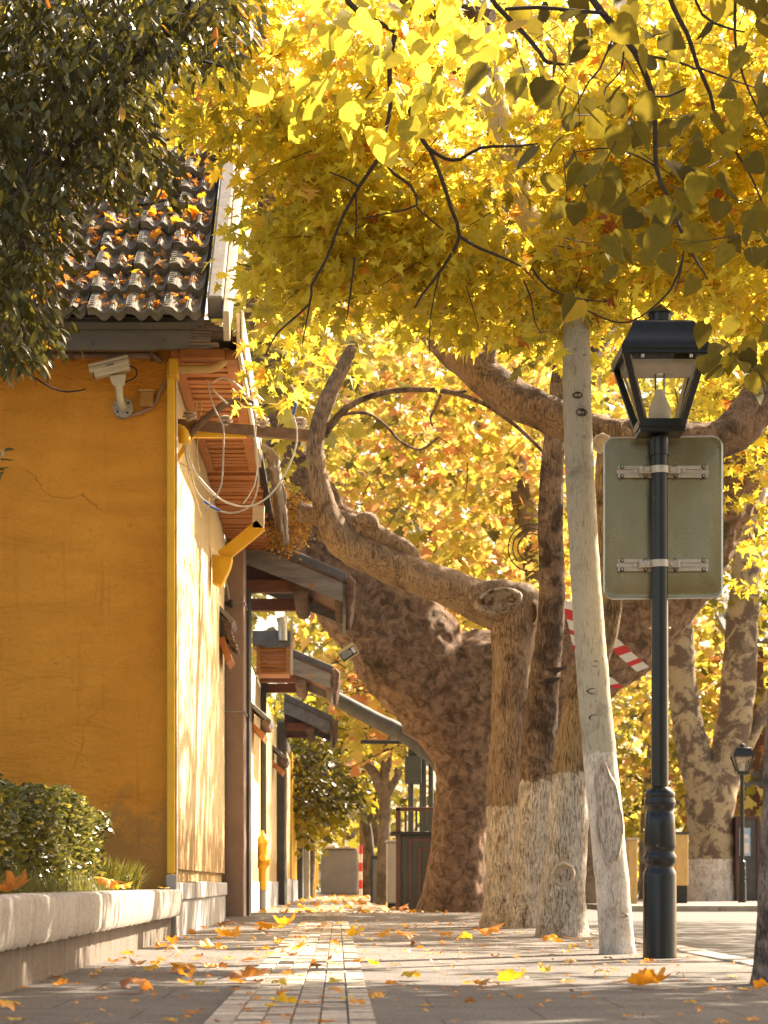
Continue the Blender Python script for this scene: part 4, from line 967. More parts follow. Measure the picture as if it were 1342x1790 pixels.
def tree(name, label, px, py, d, group='plane trees along the pavement'):
    b = P(px, py, d); b.z = 0 if d < 60 else b.z
    return thing(name, label, 'tree', (b.x, d, gz(d) if abs(b.x) < 2 else -.05), group)
# giant leaning plane tree
D_G = 31.0
gt = tree('plane_tree', 'giant leaning plane tree with thick rough brown trunk forking low over the pavement', 797, 1597, D_G); L = gt.location
limb_mesh('trunk', [(797, 1604, 64), (799, 1560, 56), (802, 1480, 50), (808, 1400, 50), (808, 1320, 56), (782, 1245, 78), (728, 1160, 95), (662, 1072, 92), (592, 985, 84), (530, 895, 72), (492, 790, 60), (470, 650, 46), (470, 500, 36), (480, 330, 26)], MT['bk_giant'], gt, L, D_G, 90, .09, 1.6, .25, step=.06, seed=1, rough=.035)
limb_mesh('limb', [(740, 1300, 40, 31), (775, 1240, 80, 31), (815, 1205, 96, 31.1), (865, 1192, 90, 31.2), (950, 1180, 82, 31.5), (1060, 1125, 84, 32), (1160, 1020, 80, 32.3), (1240, 880, 74, 32.6), (1300, 720, 66, 33), (1370, 540, 55, 33.5), (1420, 350, 40, 34)], MT['bk_giant'], gt, L, D_G, 70, .09, 1.6, step=.07, seed=2, rough=.035)
# tag on the trunk
dt = 30.1
t = thing('tree_tag', 'small dark tree tag with a gold edge wired aslant to the giant leaning trunk', 'tag', P(608, 1141, dt)); Lt = t.location
c = P(608, 1141, dt - .05); rot = Matrix.Rotation(R(-33), 3, 'Y')
def rb_(x0, x1, z0, z1, y0, y1, mb):
    mb.add([c + rot @ Vector((x, y, z)) for z in (z0, z1) for y in (y0, y1) for x in (x0, x1)], [(0,2,3,1), (4,5,7,6), (0,1,5,4), (2,6,7,3), (0,4,6,2), (1,3,7,5)])
g = MB(); rb_(-.125, .125, -.085, .085, -.006, .012, g); g.build('frame', MT['tagtrim'], t, Lt, bev=.006)
g = MB(); rb_(-.112, .112, -.072, .045, -.010, -.007, g); g.build('panel', MT['tagdark'], t, Lt)
g = MB()
for k, (z, x0, x1) in enumerate(((.028, -.09, .02), (.006, -.095, .045), (-.016, -.095, .05), (-.038, -.095, .03))):
    x = x0
    while x < x1: w_ = random.uniform(.006, .014); rb_(x, x + w_, z - .005, z + .005, -.0125, -.0105, g); x += w_ + .005
rb_(.06, .10, -.05, .03, -.0125, -.0105, g); g.build('lettering', MT['white'], t, Lt)
g = MB(); g.tube([c + rot @ Vector((.06, 0, .08)), P(660, 1095, 30.2), P(715, 1060, 30.4)], .006, 5); g.build('wire', MT['rust'], t, Lt)
# striped warning tape on the right limb
t = thing('warning_tape', 'red and white striped warning tape wrapped round the right limb of the giant plane tree', 'warning tape', P(1080, 1140, 30))
Lt = t.location
def ribbon(pts, d, wpx):
    g = MB()
    path = catmull([(P(x, y, d), 0) for x, y in pts], .06); tot = 0; pr = None
    for i in range(len(path) - 1):
        a, b = path[i][0], path[i+1][0]; dv = (b - a).normalized(); s = Vector((-dv.z, 0, dv.x)) * wpx * d / F / 2; sk = dv * .04
        g.add([a - s - sk, b - s - sk, b + s + sk, a + s + sk], [(0, 1, 2, 3)], int(tot / .115) % 2); tot += (b - a).length
    o = g.build('tape', [MT['white'], MT['red']], t, Lt); sm = o.modifiers.new('solid', 'SOLIDIFY'); sm.thickness = .01
ribbon([(990, 1050), (1000, 1085), (1008, 1120), (1016, 1145)], 30.0, 17)
ribbon([(1040, 1098), (1068, 1120), (1098, 1148), (1124, 1170)], 30.0, 20)
ribbon([(1060, 1185), (1074, 1196), (1082, 1203)], 30.1, 12)

# pollarded tree
D_S = 20.8
st = tree('pollarded_tree', 'pollarded pale brown tree with a knobbly head and one long bare limb reaching left', 888, 1621, D_S); L = st.location
limb_mesh('trunk', [(886, 1628, 45), (887, 1590, 42), (889, 1500, 40), (892, 1300, 37), (895, 1170, 35), (897, 1110, 40), (899, 1075, 46), (896, 1045, 44), (890, 1028, 28), (888, 1020, 8)], MT['bk_stump'], st, L, D_S, 48, .08, 4, .16, step=.04, seed=3, rough=.022)
limb_mesh('limb', [(915, 1062, 44), (872, 1058, 46), (835, 1050, 37), (780, 1026, 33), (715, 1002, 31), (650, 974, 31), (600, 945, 30), (572, 898, 22), (556, 835, 17), (552, 772, 15.5), (571, 702, 14.5), (600, 640, 12.5), (622, 602, 11.5)], MT['bk_stump'], st, L, D_S, 32, .09, 5, step=.035, seed=4, rough=.025)
limb_mesh('limb', [(520, 893, 17, 21), (570, 905, 19, 21), (625, 922, 20), (670, 940, 17), (705, 958, 15), (722, 972, 13), (716, 990, 12), (700, 1000, 10)], MT['bk_stump'], st, L, D_S, 18, .12, 6, seed=5)
limb_mesh('limb', [(560, 930, 16, 20.9), (610, 940, 17), (650, 955, 16), (690, 985, 14)], MT['bk_stump'], st, L, D_S, 18, .1, 6, seed=15)
limb_mesh('limb', [(625, 915, 10), (637, 908, 14), (650, 915, 13), (655, 925, 8)], MT['bk_stump'], st, L, D_S - .1, 14, .2, 8, seed=6)
# scars on the head
g = MB()
def scar(px, py, r, d, tilt, mi=0):
    c = P(px, py, d); rr = r * d / F; n = 26
    e1 = Vector((math.cos(tilt), -math.sin(tilt), 0)); e2 = Vector((0, -.1, 1))
    nrm_ = e1.cross(e2).normalized(); rings = []
    for (q, hgt) in ((1.25, .0), (1.12, .035), (.95, .03), (.85, .008), (.5, .0), (.0001, .005)):
        rings += [c + e1 * rr * q * math.cos(2*math.pi*k/n) * (1 + .08 * math.sin(3 * k)) + e2 * rr * q * math.sin(2*math.pi*k/n) * (1 + .08 * math.cos(2 * k)) + nrm_ * hgt for k in range(n)]
    fs = [(i*n+k, i*n+(k+1) % n, (i+1)*n+(k+1) % n, (i+1)*n+k) for i in range(5) for k in range(n)]; g.add(rings, fs)
scar(933, 1072, 19, D_S - .12, 1.0); 
g.build('cut_scar', MT['cut'], st, L, smooth=True)
g = MB()
def scar_long(px, py, rx, ry, d):
    c = P(px, py, d); n = 30; rings = []
    for (q, hgt) in ((1.2, .06), (1.08, -.03), (.92, -.045), (.80, .0), (.45, .02), (.001, .015)):
        rings += [c + Vector((rx * d / F * q * math.cos(2*math.pi*k/n), hgt + .018 * noise.noise(Vector((q * 3, k * .9, 2))), ry * d / F * q * math.sin(2*math.pi*k/n) + .15 * rx * d / F * q * math.cos(2*math.pi*k/n))) for k in range(n)]
    g.add(rings, [(i*n+k, i*n+(k+1) % n, (i+1)*n+(k+1) % n, (i+1)*n+k) for i in range(5) for k in range(n)])
scar_long(872, 1050, 36, 20, D_S - .268)
g.build('bark_scar', bark('scarred_pale_bark', (.60, .52, .42), (.20, .10, .06), 30, 1, .9, .02, patch=.46, contrast=.04), st, L, smooth=True)
g = MB()
thin(g, [(566, 762, 7), (590, 728, 6.5), (620, 704, 6), (670, 686, 5.5), (720, 681, 5), (780, 684, 4.6), (840, 703, 4.2), (890, 735, 4), (935, 775, 3.6), (958, 800, 3)], D_S)
thin(g, [(590, 726, 3), (640, 722, 3), (675, 745, 2.8), (700, 772, 2.6), (735, 786, 2.4), (765, 765, 2)], D_S)
thin(g, [(770, 690, 3), (760, 715, 2.6), (752, 730, 2.2), (755, 745, 1.8)], D_S); thin(g, [(775, 687, 3), (815, 684, 2.6)], D_S)
g.build('shoots', MT['bk_second'], st, L, smooth=True)
g = MB()
cc = P(930, 960, D_S - .5)
for (rr, ph) in ((42, .2), (25, .6), (34, 1.2)):
    q = [(930 + rr * math.cos(a), 958 + rr * 1.0 * math.sin(a), 1.2) for a in np.linspace(ph + 1.2, ph + 4.8, 9)]; thin(g, q, D_S - .2)
g.build('tendrils', MT['twig'], st, L)

# second and third trunks
D_2 = 20.2
t2_ = tree('plane_tree', 'straight grey-brown whitewashed trunk between the pollarded tree and the golden trunk', 925, 1622, D_2); L = t2_.location
limb_mesh('trunk', [(923, 1630, 41), (926, 1590, 38), (931, 1500, 35), (940, 1350, 31), (951, 1200, 27), (964, 1050, 23.5), (962, 900, 21.5), (968, 780, 19), (976, 690, 16), (985, 560, 13), (990, 420, 10)], MT['bk_second'], t2_, L, D_2, 40, .08, 4, .16, step=.04, seed=7, rough=.022)
g = MB()
for (px, py, s) in ((968, 1172, 1), (962, 1190, .8), (950, 1195, .6)):
    c = P(px, py, D_2 - .12); g.prism([c + Vector((-.10 * s, 0, .01)), c + Vector((.0, -.05, .022)), c + Vector((.12 * s, .0, .03)), c + Vector((.02, -.03, -.03))], (0, .06, 0))
g.build('branch_stub', MT['litterbark'], t2_, L)
D_3 = 17.0
t3 = tree('plane_tree', 'golden brown whitewashed trunk leaning right and spreading into two thick level limbs behind the lamp', 985, 1637, D_3); L = t3.location
limb_mesh('trunk', [(981, 1644, 44), (983, 1605, 41), (988, 1500, 38), (998, 1350, 32), (1012, 1240, 28), (1038, 1150, 27), (1060, 1070, 26), (1066, 960, 24), (1065, 860, 24), (1070, 790, 28), (1078, 750, 30)], MT['bk_third'], t3, L, D_3, 40, .08, 4, .16, step=.04, seed=8, rough=.025)
MT['bk_limb'] = bark('dark_limb_bark', (.34, .215, .125), (.10, .065, .04), 8, .3, .9, .035, patch=.46)
limb_mesh('limb', [(1090, 762, 26, 17), (1040, 755, 30, 17.1), (985, 735, 32, 17.2), (930, 712, 33, 17.3), (878, 682, 33, 17.4), (832, 645, 31, 17.5), (790, 617, 26, 17.6), (745, 575, 17, 17.8), (705, 520, 11, 18), (670, 450, 7, 18.3)], MT['bk_limb'], t3, L, D_3, 36, .11, 5, step=.035, seed=9, rough=.03)
limb_mesh('limb', [(1055, 765, 26, 17), (1120, 758, 28, 17.1), (1190, 765, 29, 17.2), (1250, 768, 32, 17.3), (1285, 755, 37, 17.4), (1315, 718, 36, 17.5), (1360, 660, 34, 17.6), (1430, 560, 28, 17.8)], MT['bk_limb'], t3, L, D_3, 36, .10, 5, step=.035, seed=10, rough=.03)
limb_mesh('shoot', [(852, 660, 14, 17.4), (856, 610, 13, 17.4), (858, 585, 16, 17.4), (862, 560, 13, 17.4), (870, 470, 11, 17.4), (882, 390, 9.5, 17.4), (890, 300, 8, 17.4)], MT['bk_second'], t3, L, D_3, 16, .05, 7, seed=11)
g = MB(); scar(1052, 775, 14, 16.85, .2); g.build('cut_scar', MT['cut'], t3, L, smooth=True); g = MB(); scar(985, 1528, 17, 16.85, .1); g.build('cut_scar', MT['cut'], t3, L, smooth=True)
# leaning smooth trunk
D_L = 12.7
tl = tree('maple_tree', 'smooth pale slim trunk leaning left next to the lamp, carrying the yellow maple canopy', 1078, 1668, D_L); L = tl.location
limb_mesh('trunk', [(1080, 1676, 31), (1078, 1650, 30), (1070, 1550, 29.5), (1056, 1400, 29.5), (1042, 1250, 28.5), (1030, 1100, 27), (1020, 950, 25.5), (1012, 800, 25), (1009, 690, 25), (1007, 600, 24), (1004, 520, 23, 13), (985, 450, 22, 13.3), (930, 390, 23, 13.7), (897, 310, 23, 13.8), (870, 210, 23, 13.85), (850, 100, 22, 13.9), (825, -60, 18, 14.0), (800, -200, 12, 14.1)], MT['bk_lean'], tl, L, D_L, 36, .045, 5, .10, step=.03, seed=12, rough=.010)
for (px, py, rx, ry) in ((1040, 1160, 8, 5), (1036, 1208, 9, 5), (1040, 1255, 10, 6), (1016, 720, 9, 6), (1010, 690, 8, 5), (1085, 1600, 12, 4)):
    c = P(px, py, D_L - 29 * D_L / F * .97); n = 14; r0 = D_L / F; g = MB()
    rings = [c + Vector((rx * r0 * q * math.cos(2*math.pi*k/n), h + .012 * abs(math.cos(2*math.pi*k/n)), ry * r0 * q * math.sin(2*math.pi*k/n))) for q, h in ((1.3, .012), (1, -.006), (.6, .004), (.01, .008)) for k in range(n)]
    g.add(rings, [(i*n+k, i*n+(k+1) % n, (i+1)*n+(k+1) % n, (i+1)*n+k) for i in range(3) for k in range(n)]); g.build('knot', MT['bk_second'], tl, L, smooth=True)
# bare oval where the bark has peeled low on the trunk, with a raised lip
g = MB(); n = 36; r0 = D_L / F; vs = []
for q, h in ((1.12, .002), (1.04, -.013), (.97, -.012), (.92, -.004), (.6, -.006), (.3, -.005), (.001, -.006)):
    for k in range(n):
        a_ = 2*math.pi*k/n; w_ = 1 + .10 * math.sin(3*a_ + 1) + .06 * math.sin(7*a_)
        px = 22 * q * w_ * math.cos(a_); py = 1425 + 82 * q * w_ * math.sin(a_); ax_ = 1058 + (py - 1400) * .093
        rr = 30.5; vs.append(P(ax_ + px, py, D_L) + Vector((0, -math.sqrt(max(1, rr*rr - px*px)) * r0 + h, 0)))
g.add(vs, [(i*n+k, i*n+(k+1) % n, (i+1)*n+(k+1) % n, (i+1)*n+k) for i in range(6) for k in range(n)]); g.build('peeled_patch', bark('peeled_bark', (.74, .63, .51), (.52, .42, .32), 12, .3, .8, .02, patch=.45), tl, L, smooth=True)
# bare patch where the bark has peeled low on the trunk
# edge tree
D_E = 8.9
te = tree('linden_tree', 'rough brown trunk at the right edge of the picture with dark heart-shaped leaves hanging above', 1352, 1722, D_E); L = te.location
limb_mesh('trunk', [(1352, 1734, 40), (1352, 1700, 36), (1355, 1600, 32), (1362, 1400, 29), (1376, 1100, 28), (1392, 800, 27), (1405, 500, 26), (1415, 250, 25), (1420, 0, 24), (1400, -150, 20), (1340, -300, 15)], MT['bk_edge'], te, L, D_E, 26, .06, 6, .15, seed=13)

# ------------------------------------------------------------------ CROWNS
# yellow maple canopy (leaning tree)
mp = [(255, -30), (1440, -30), (1460, 520), (1330, 590), (1250, 540), (1130, 470), (1070, 590), (1010, 560), (950, 620), (880, 560), (800, 570), (700, 530), (610, 545), (530, 560), (470, 500), (470, 300), (275, 200)]
c = np.concatenate([region(mp, 12.6, 13.7, 1120), region(mp, 13.7, 15.2, 330)])
px_ = c[:, 0] * F / c[:, 1] + VX; ok = (px_ > 470) | (c[:, 1] < 14.9); c = c[ok]
ex = np.concatenate([region([(490, 560), (530, 590), (525, 640), (490, 640)], 14.6, 15.4, 6), region([(462, 690), (475, 690), (475, 705), (462, 705)], 15.4, 15.6, 1)])
def near_line(c, line, wpx):
    q = np.stack([c[:, 0] * F / c[:, 1] + VX, VY - (c[:, 2] - H) * F / c[:, 1]], 1); m_ = np.full(len(c), 1e9)
    for (a, b) in zip(line[:-1], line[1:]):
        a = np.array(a, float); b = np.array(b, float); t_ = np.clip(((q - a) @ (b - a)) / ((b - a) @ (b - a)), 0, 1); m_ = np.minimum(m_, np.linalg.norm(q - a - t_[:, None] * (b - a), axis=1))
    return m_ < wpx
thin_ = (near_line(c, [(838, 60), (870, 220)], 100) | near_line(c, [(890, 285), (925, 390)], 80)) & (c[:, 1] < 14.0) & (rng.random(len(c)) < .93)   # the crown is open round the limb
hi_ = (VY - (c[:, 2] - H) * F / c[:, 1] < 190) & (rng.random(len(c)) < .55)      # thinner towards its top, so light comes down into it
c = c[~(thin_ | hi_)]
c = np.concatenate([c, ex]); c = c[rng.permutation(len(c))]
pos, i, tip, u = sprays(c, 15, .25, .13, .05, .5)
lvc = rng.normal(.48, .17, len(c)); lvv = lvc[i] + rng.normal(0, .13, len(pos)); k = rng.random(len(pos)) > .975; lvv[k] = rng.uniform(.93, 1, k.sum())
leafcloud('crown', pos, rng.uniform(.060, .125, len(pos)), T_MAPLE, LV['maple'], tl, tl.location, lv=lvv, tip=tip, spread=.8)
g = MB(); sel = rng.permutation(len(c))[:200]; twigs(g, c[sel], u[sel], .24, .0032)
for pts in ([(700, 150, 7), (732, 228, 6.5), (752, 261, 6), (772, 318, 5.5), (788, 370, 5.2), (803, 413, 5), (772, 467, 4), (738, 514, 3.2), (725, 541, 2.5)],
            [(803, 413, 4.5), (830, 425, 4), (852, 437, 3.6), (886, 457, 3), (910, 470, 2)],
            [(690, 60, 7), (681, 114, 7), (682, 188, 6), (668, 251, 5.5), (665, 275, 5.5), (628, 325, 4.6), (594, 385, 4.2), (571, 450, 3.8), (544, 504, 3.5), (541, 534, 3.2), (484, 581, 2.4), (463, 618, 1.8)],
            [(665, 275, 4.5), (690, 300, 4), (718, 322, 3.6), (728, 362, 3), (680, 376, 2.4), (631, 382, 1.8)],
            [(728, 362, 2.6), (760, 385, 2.2), (775, 400, 1.6)], [(752, 261, 5), (778, 272, 4.5), (805, 276, 4), (839, 262, 3.8), (900, 260, 3.2), (940, 250, 2)],
            [(590, -40, 9), (611, 0, 8.5), (640, 25, 8), (661, 44, 7), (690, 60, 6)], [(628, 328, 3.2), (610, 310, 2.6), (575, 298, 2)], [(622, 335, 3), (623, 380, 2.4), (621, 412, 2)],
            [(544, 515, 3), (535, 560, 2.2), (528, 600, 1.5)], [(772, 467, 2.6), (762, 500, 2.2), (752, 560, 1.6), (750, 620, 1.2)], [(620, 450, 3), (612, 510, 2.6), (606, 555, 2)],
            [(930, 470, 3.5), (960, 500, 3), (1010, 520, 2.4), (1060, 530, 1.8)], [(915, 490, 2.6), (930, 520, 2.4), (935, 560, 1.8), (945, 585, 1.4)],
            [(1020, 540, 2), (1080, 560, 2), (1120, 552, 2), (1170, 510, 2.6), (1190, 460, 3)]):
    thin(g, pts, 12.3, 6, .05, .72)
g.build('branches', MT['twig'], tl, tl.location, smooth=True)
# heavy upper limbs seen through the leaves
limb_mesh('limb', [(860, 30, 14, 13.3), (800, 20, 14, 13.4), (745, 18, 12, 13.5), (700, -10, 11, 13.6), (660, -60, 9, 13.7)], MT['bk_second'], tl, tl.location, 13.3, 14, .06, 6, seed=21)
limb_mesh('limb', [(690, 110, 8, 13.8), (740, 112, 8, 13.8), (790, 122, 7, 13.8), (860, 140, 6, 13.6)], MT['bk_second'], tl, tl.location, 13.3, 12, .06, 6, seed=22)

# leaf clumps added to the right over kerb and road for patchy shade
cl_ = np.concatenate([rng.uniform((2.9, 9.0, 4.7), (8.2, 13.6, 6.2), (84, 3)), rng.uniform((5.0, 15.5, 4.8), (9, 21, 6.4), (9, 3))])
c = np.repeat(cl_, 9, 0) + rng.normal(0, 1, (len(cl_) * 9, 3)) * np.array([.42, .42, .22])
pos, i, tip, u = sprays(c, 15, .28, .16, .06, .5)
cs_ = rng.uniform((4.2, 20, 5.4), (11.0, 36, 8.0), (85, 3)); c2_ = np.repeat(cs_, 10, 0) + rng.normal(0, 1, (850, 3)) * np.array([.5, .5, .3])  # more clumps added to shade the road, hung on this tree as crown
posb, ib, tipb, ub = sprays(c2_, 13, .3, .18, .08, .5)
leafcloud('crown', posb, rng.uniform(.12, .2, len(posb)), T_MAPLE, LV['maple'], t2_, t2_.location, tip=tipb)
g = MB(); twigs(g, c2_, ub, .35, .008); g.build('branches', MT['twig'], t2_, t2_.location)
limb_mesh('limb', [(972, 720, 14, 20.2), (1080, 560, 12, 21), (1220, 420, 10, 23), (1400, 330, 8, 25), (1600, 280, 5, 27)], MT['bk_second'], t2_, t2_.location, 21, 12, .06, 4, seed=31)
# loose lower sprays of the level-limbed tree, behind the lamp and over the bare limb
cL = np.concatenate([region([(430, 500), (1340, 500), (1340, 640), (1240, 620), (1090, 650), (980, 590), (860, 590), (800, 630), (700, 590), (640, 610), (530, 700), (450, 690)], 17.6, 23, 120), region([(700, 520), (800, 540), (800, 610), (720, 610)], 16.8, 17.4, 7)])
qx_ = cL[:, 0] * F / cL[:, 1] + VX; cL = cL[(qx_ > 700) | (cL[:, 1] > 21.4)]
pL, iL, tL, uL = sprays(cL, 13, .3, .15, .07, .6)
leafcloud('crown', pL, rng.uniform(.08, .15, len(pL)), T_MAPLE, LV['maple'], t3, t3.location, lv=np.clip(rng.normal(.5, .2, len(cL))[iL] + rng.normal(0, .15, len(pL)), 0, 1), tip=tL)
g = MB(); twigs(g, cL, uL, .3, .005); g.build('branches', MT['twig'], t3, t3.location)
# linden / redbud leaves, shade put into their dark colour, nearest layer
hp = [(880, -120), (1560, -120), (1560, 560), (1330, 600), (1290, 480), (1230, 470), (1180, 470), (1080, 540), (1050, 470), (950, 320), (900, 150)]
ch = region(hp, 9.0, 11.2, 120); pos2, i2, tip2, u2 = sprays(ch, 2, .20, .10, .06, .5); tip2[:, 2] -= .7
ch3 = region([(520, -100), (900, -100), (900, 130), (700, 220), (560, 150)], 11.2, 12.4, 38); pos3, i3, tip3, u3 = sprays(ch3, 4, .2, .1, .06, .5); tip3[:, 2] -= .7
ch4 = region([(1262, 560), (1300, 540), (1310, 630), (1270, 640)], 10.5, 11.3, 5); pos4, i4, tip4, u4 = sprays(ch4, 4, .12, .06, .04, .5); tip4[:, 2] -= .7
leafcloud('crown', pos3, rng.uniform(.10, .15, len(pos3)), T_HEART, LV['maple'], tl, tl.location, lv=np.clip(rng.normal(.22, .2, len(pos3)), 0, .9), tip=tip3, spread=.9)  # round leaves given the yellow maple colour to look sunlit
allp = np.concatenate([pos2, pos4, pos]); allt = np.concatenate([tip2, tip4, tip])  # pos holds the added shade clumps, joined to the hanging leaves
leafcloud('crown', allp, rng.uniform(.10, .155, len(allp)), T_HEART, LV['heart'], te, te.location, lv=np.clip(rng.normal(.42, .25, len(allp)), 0, 1), tip=allt, spread=.9)
g = MB()
for pts in ([(1010, -120, 10), (1020, -50, 9.5), (1039, 0, 9), (1070, 48, 8.5), (1107, 95, 8), (1140, 161, 7), (1147, 205, 6.4), (1148, 293, 5.4), (1165, 348, 5), (1196, 425, 4), (1217, 451, 3), (1239, 484, 2)],
            [(1160, -80, 7), (1176, 0, 6.5), (1202, 55, 6), (1217, 117, 5.5), (1239, 169, 5), (1257, 220, 4), (1308, 290, 3), (1330, 345, 2.2), (1345, 400, 1.6)],
            [(840, -40, 8), (868, 4, 7), (916, 55, 6.5), (945, 99, 6), (956, 114, 5), (1000, 112, 2.2)], [(883, 16, 5), (942, 7, 5), (997, 15, 5), (1055, 27, 5)],
            [(1107, 95, 4), (1150, 95, 3.6), (1185, 105, 3.2), (1215, 125, 2.6)], [(1140, 168, 3.4), (1170, 163, 3), (1200, 152, 2.4)], [(1072, 64, 3), (1050, 115, 2.6), (1030, 140, 2.4), (1000, 200, 2)],
            [(1090, 90, 2.6), (1086, 120, 2.4), (1060, 150, 2), (1055, 170, 1.6)], [(996, 300, 3.5), (1020, 318, 3.2), (1060, 330, 2.6), (1090, 337, 1.6)], [(1148, 293, 3), (1120, 270, 2.4), (1070, 256, 2), (1000, 270, 1.6)],
            [(1196, 425, 2.4), (1192, 470, 2.2), (1180, 510, 1.6)], [(1217, 117, 3), (1270, 130, 2.4), (1320, 150, 1.8)], [(1285, 0, 4), (1288, 70, 3.6), (1300, 130, 3), (1320, 190, 2.4), (1342, 230, 2)],
            [(1200, -40, 4), (1230, 20, 3.6), (1270, 45, 3.2), (1300, 60, 2)], [(1165, 348, 2.4), (1150, 390, 2), (1110, 410, 1.4)]):
    thin(g, pts, 10.2, 6, .04, .72)
twigs(g, ch[:60], u2[:60], .18, .003); twigs(g, c[:120], u[:120], .3, .006)
g.build('branches', MT['twig'], te, te.location, smooth=True)
limb_mesh('limb', [(1418, -20, 22, 8.9), (1300, -150, 16, 9.2), (1150, -190, 13, 9.8), (1010, -110, 10, 10.2)], MT['bk_edge'], te, te.location, 9, 14, .05, 6, seed=23)
limb_mesh('limb', [(1420, 20, 22, 8.9), (1500, -150, 18, 9.3), (1620, -260, 14, 10), (1800, -330, 9, 11)], MT['bk_edge'], te, te.location, 9, 14, .05, 6, seed=24)

# evergreen upper left
b_ = Vector((-2.35, 11.2, .33))
tv = thing('evergreen_tree', 'dark glossy evergreen tree overhanging the tiled roof at the upper left', 'tree', b_)
ep = [(-160, -100), (330, -100), (430, -20), (415, 100), (370, 120), (330, 80), (250, 150), (270, 270), (285, 330), (240, 290), (200, 330), (150, 340), (80, 430), (90, 520), (110, 570), (100, 590), (60, 590), (60, 630), (20, 640), (-10, 630), (-160, 620)]
c = region(ep, 10.2, 12.2, 800); pos, i, tip, u = sprays(c, 18, .12, .055, .04, .9); tip[:, 2] -= .5
pos2 = region([(-60, 770), (8, 780), (12, 830), (-60, 850)], 11, 11.3, 60); a_ = rng.normal(0, 1, (60, 3)); a_[:, 2] -= .5
pos = np.concatenate([pos, pos2]); tip = np.concatenate([tip, a_])
leafcloud('crown', pos, rng.uniform(.05, .092, len(pos)), T_ELL, LV['ever'], tv, b_, tip=tip, spread=.9, lv=np.where(rng.random(len(pos)) < .02, rng.uniform(.95, 1, len(pos)), rng.random(len(pos)) * .88))
limb_mesh('trunk', [(-260, 1570, 40), (-255, 1300, 36), (-245, 1000, 33), (-225, 750, 30), (-180, 560, 28), (-90, 420, 25), (10, 330, 22), (100, 275, 20), (180, 190, 18), (240, 110, 16), (310, 30, 14), (360, -60, 11)], MT['litterbark'], tv, b_, 11.2, 18, .06, 6, seed=14)
g = MB(); twigs(g, c[:450], u[:450], .16, .004)
thin(g, [(60, 660, 2), (90, 678, 1.8), (120, 685, 1.6), (150, 680, 1.2)], 11.0)
thin(g, [(100, 275, 8), (160, 330, 5), (230, 360, 3), (290, 350, 1.6)], 11.0); thin(g, [(10, 330, 8), (40, 430, 5), (90, 540, 3), (110, 610, 1.6)], 11.0); thin(g, [(240, 110, 7), (320, 100, 4), (400, 120, 2)], 11.0)
g.build('branches', MT['litterbark'], tv, b_, smooth=True)

# crown of the giant tree (behind), of the mid trees
gp = [(430, -160), (1700, -160), (1700, 700), (1320, 640), (1250, 560), (1100, 640), (960, 600), (800, 560), (650, 610), (560, 700), (470, 700), (430, 560)]
c = region(gp, 28.5, 36, 900); pos, i, tip, u = sprays(c, 9, .5, .28, .12, .5)
cA = np.concatenate([region([(-250, -160), (480, -160), (480, 300), (-250, 420)], 29, 36, 330), region([(440, 520), (560, 540), (590, 640), (545, 780), (470, 840), (440, 700)], 26.5, 28.5, 42)])
pA, iA, tA, uA = sprays(cA, 9, .5, .28, .12, .5); pos = np.concatenate([pos, pA]); tip = np.concatenate([tip, tA])
leafcloud('crown', pos, rng.uniform(.15, .27, len(pos)), T_PLANE, LV['bg'], gt, gt.location, lv=np.clip(rng.normal(.45, .22, len(pos)), 0, 1), tip=tip)
g = MB(); twigs(g, c[:160], u[:160], .5, .012); g.build('branches', MT['twig'], gt, gt.location)

def bgtree(name, label, trunk, poly, d0, d1, n, leaf, tmpl=T_PLANE, mat=MT['bk_bg'], extra=(), lvm=.5, lvs=.24, per=9, size=(.18, .32), group='trees behind the giant plane tree', seg=16):
    d = trunk[0][3] if len(trunk[0]) > 3 else d0
    b = P(trunk[0][0], trunk[0][1], d); t = thing(name, label, 'tree', b, group)
    limb_mesh('trunk', trunk, mat, t, b, d, seg, .08, 3, .1, seed=random.randint(30, 90))
    for e in extra: limb_mesh('limb', e, mat, t, b, d, 12, .08, 4, seed=random.randint(30, 90))
    c = region(poly, d0, d1, n); pos, i, tip, u = sprays(c, per, .55, .3, .14, .5)
    lc = rng.normal(lvm, lvs * 1.0, n)
    leafcloud('crown', pos, rng.uniform(*size, len(pos)), tmpl, leaf, t, b, lv=np.clip(lc[i] + rng.normal(0, lvs * .9, len(pos)), 0, 1), tip=tip)
    g = MB(); k = min(n, 90); twigs(g, c[:k], u[:k], .5, .014); g.build('branches', MT['twig'], t, b); return t
bgtree('plane_tree', 'golden plane tree filling the space behind the long bare limb', [(1020, 1580, 36, 47), (1015, 1400, 32, 47), (990, 1200, 28, 47), (940, 1000, 24, 47), (900, 800, 18, 47)],
       [(560, 540), (1050, 560), (1080, 760), (1050, 1080), (940, 1090), (760, 1100), (700, 1000), (560, 880), (540, 700)], 43, 52, 620, LV['bg'], lvm=.58)
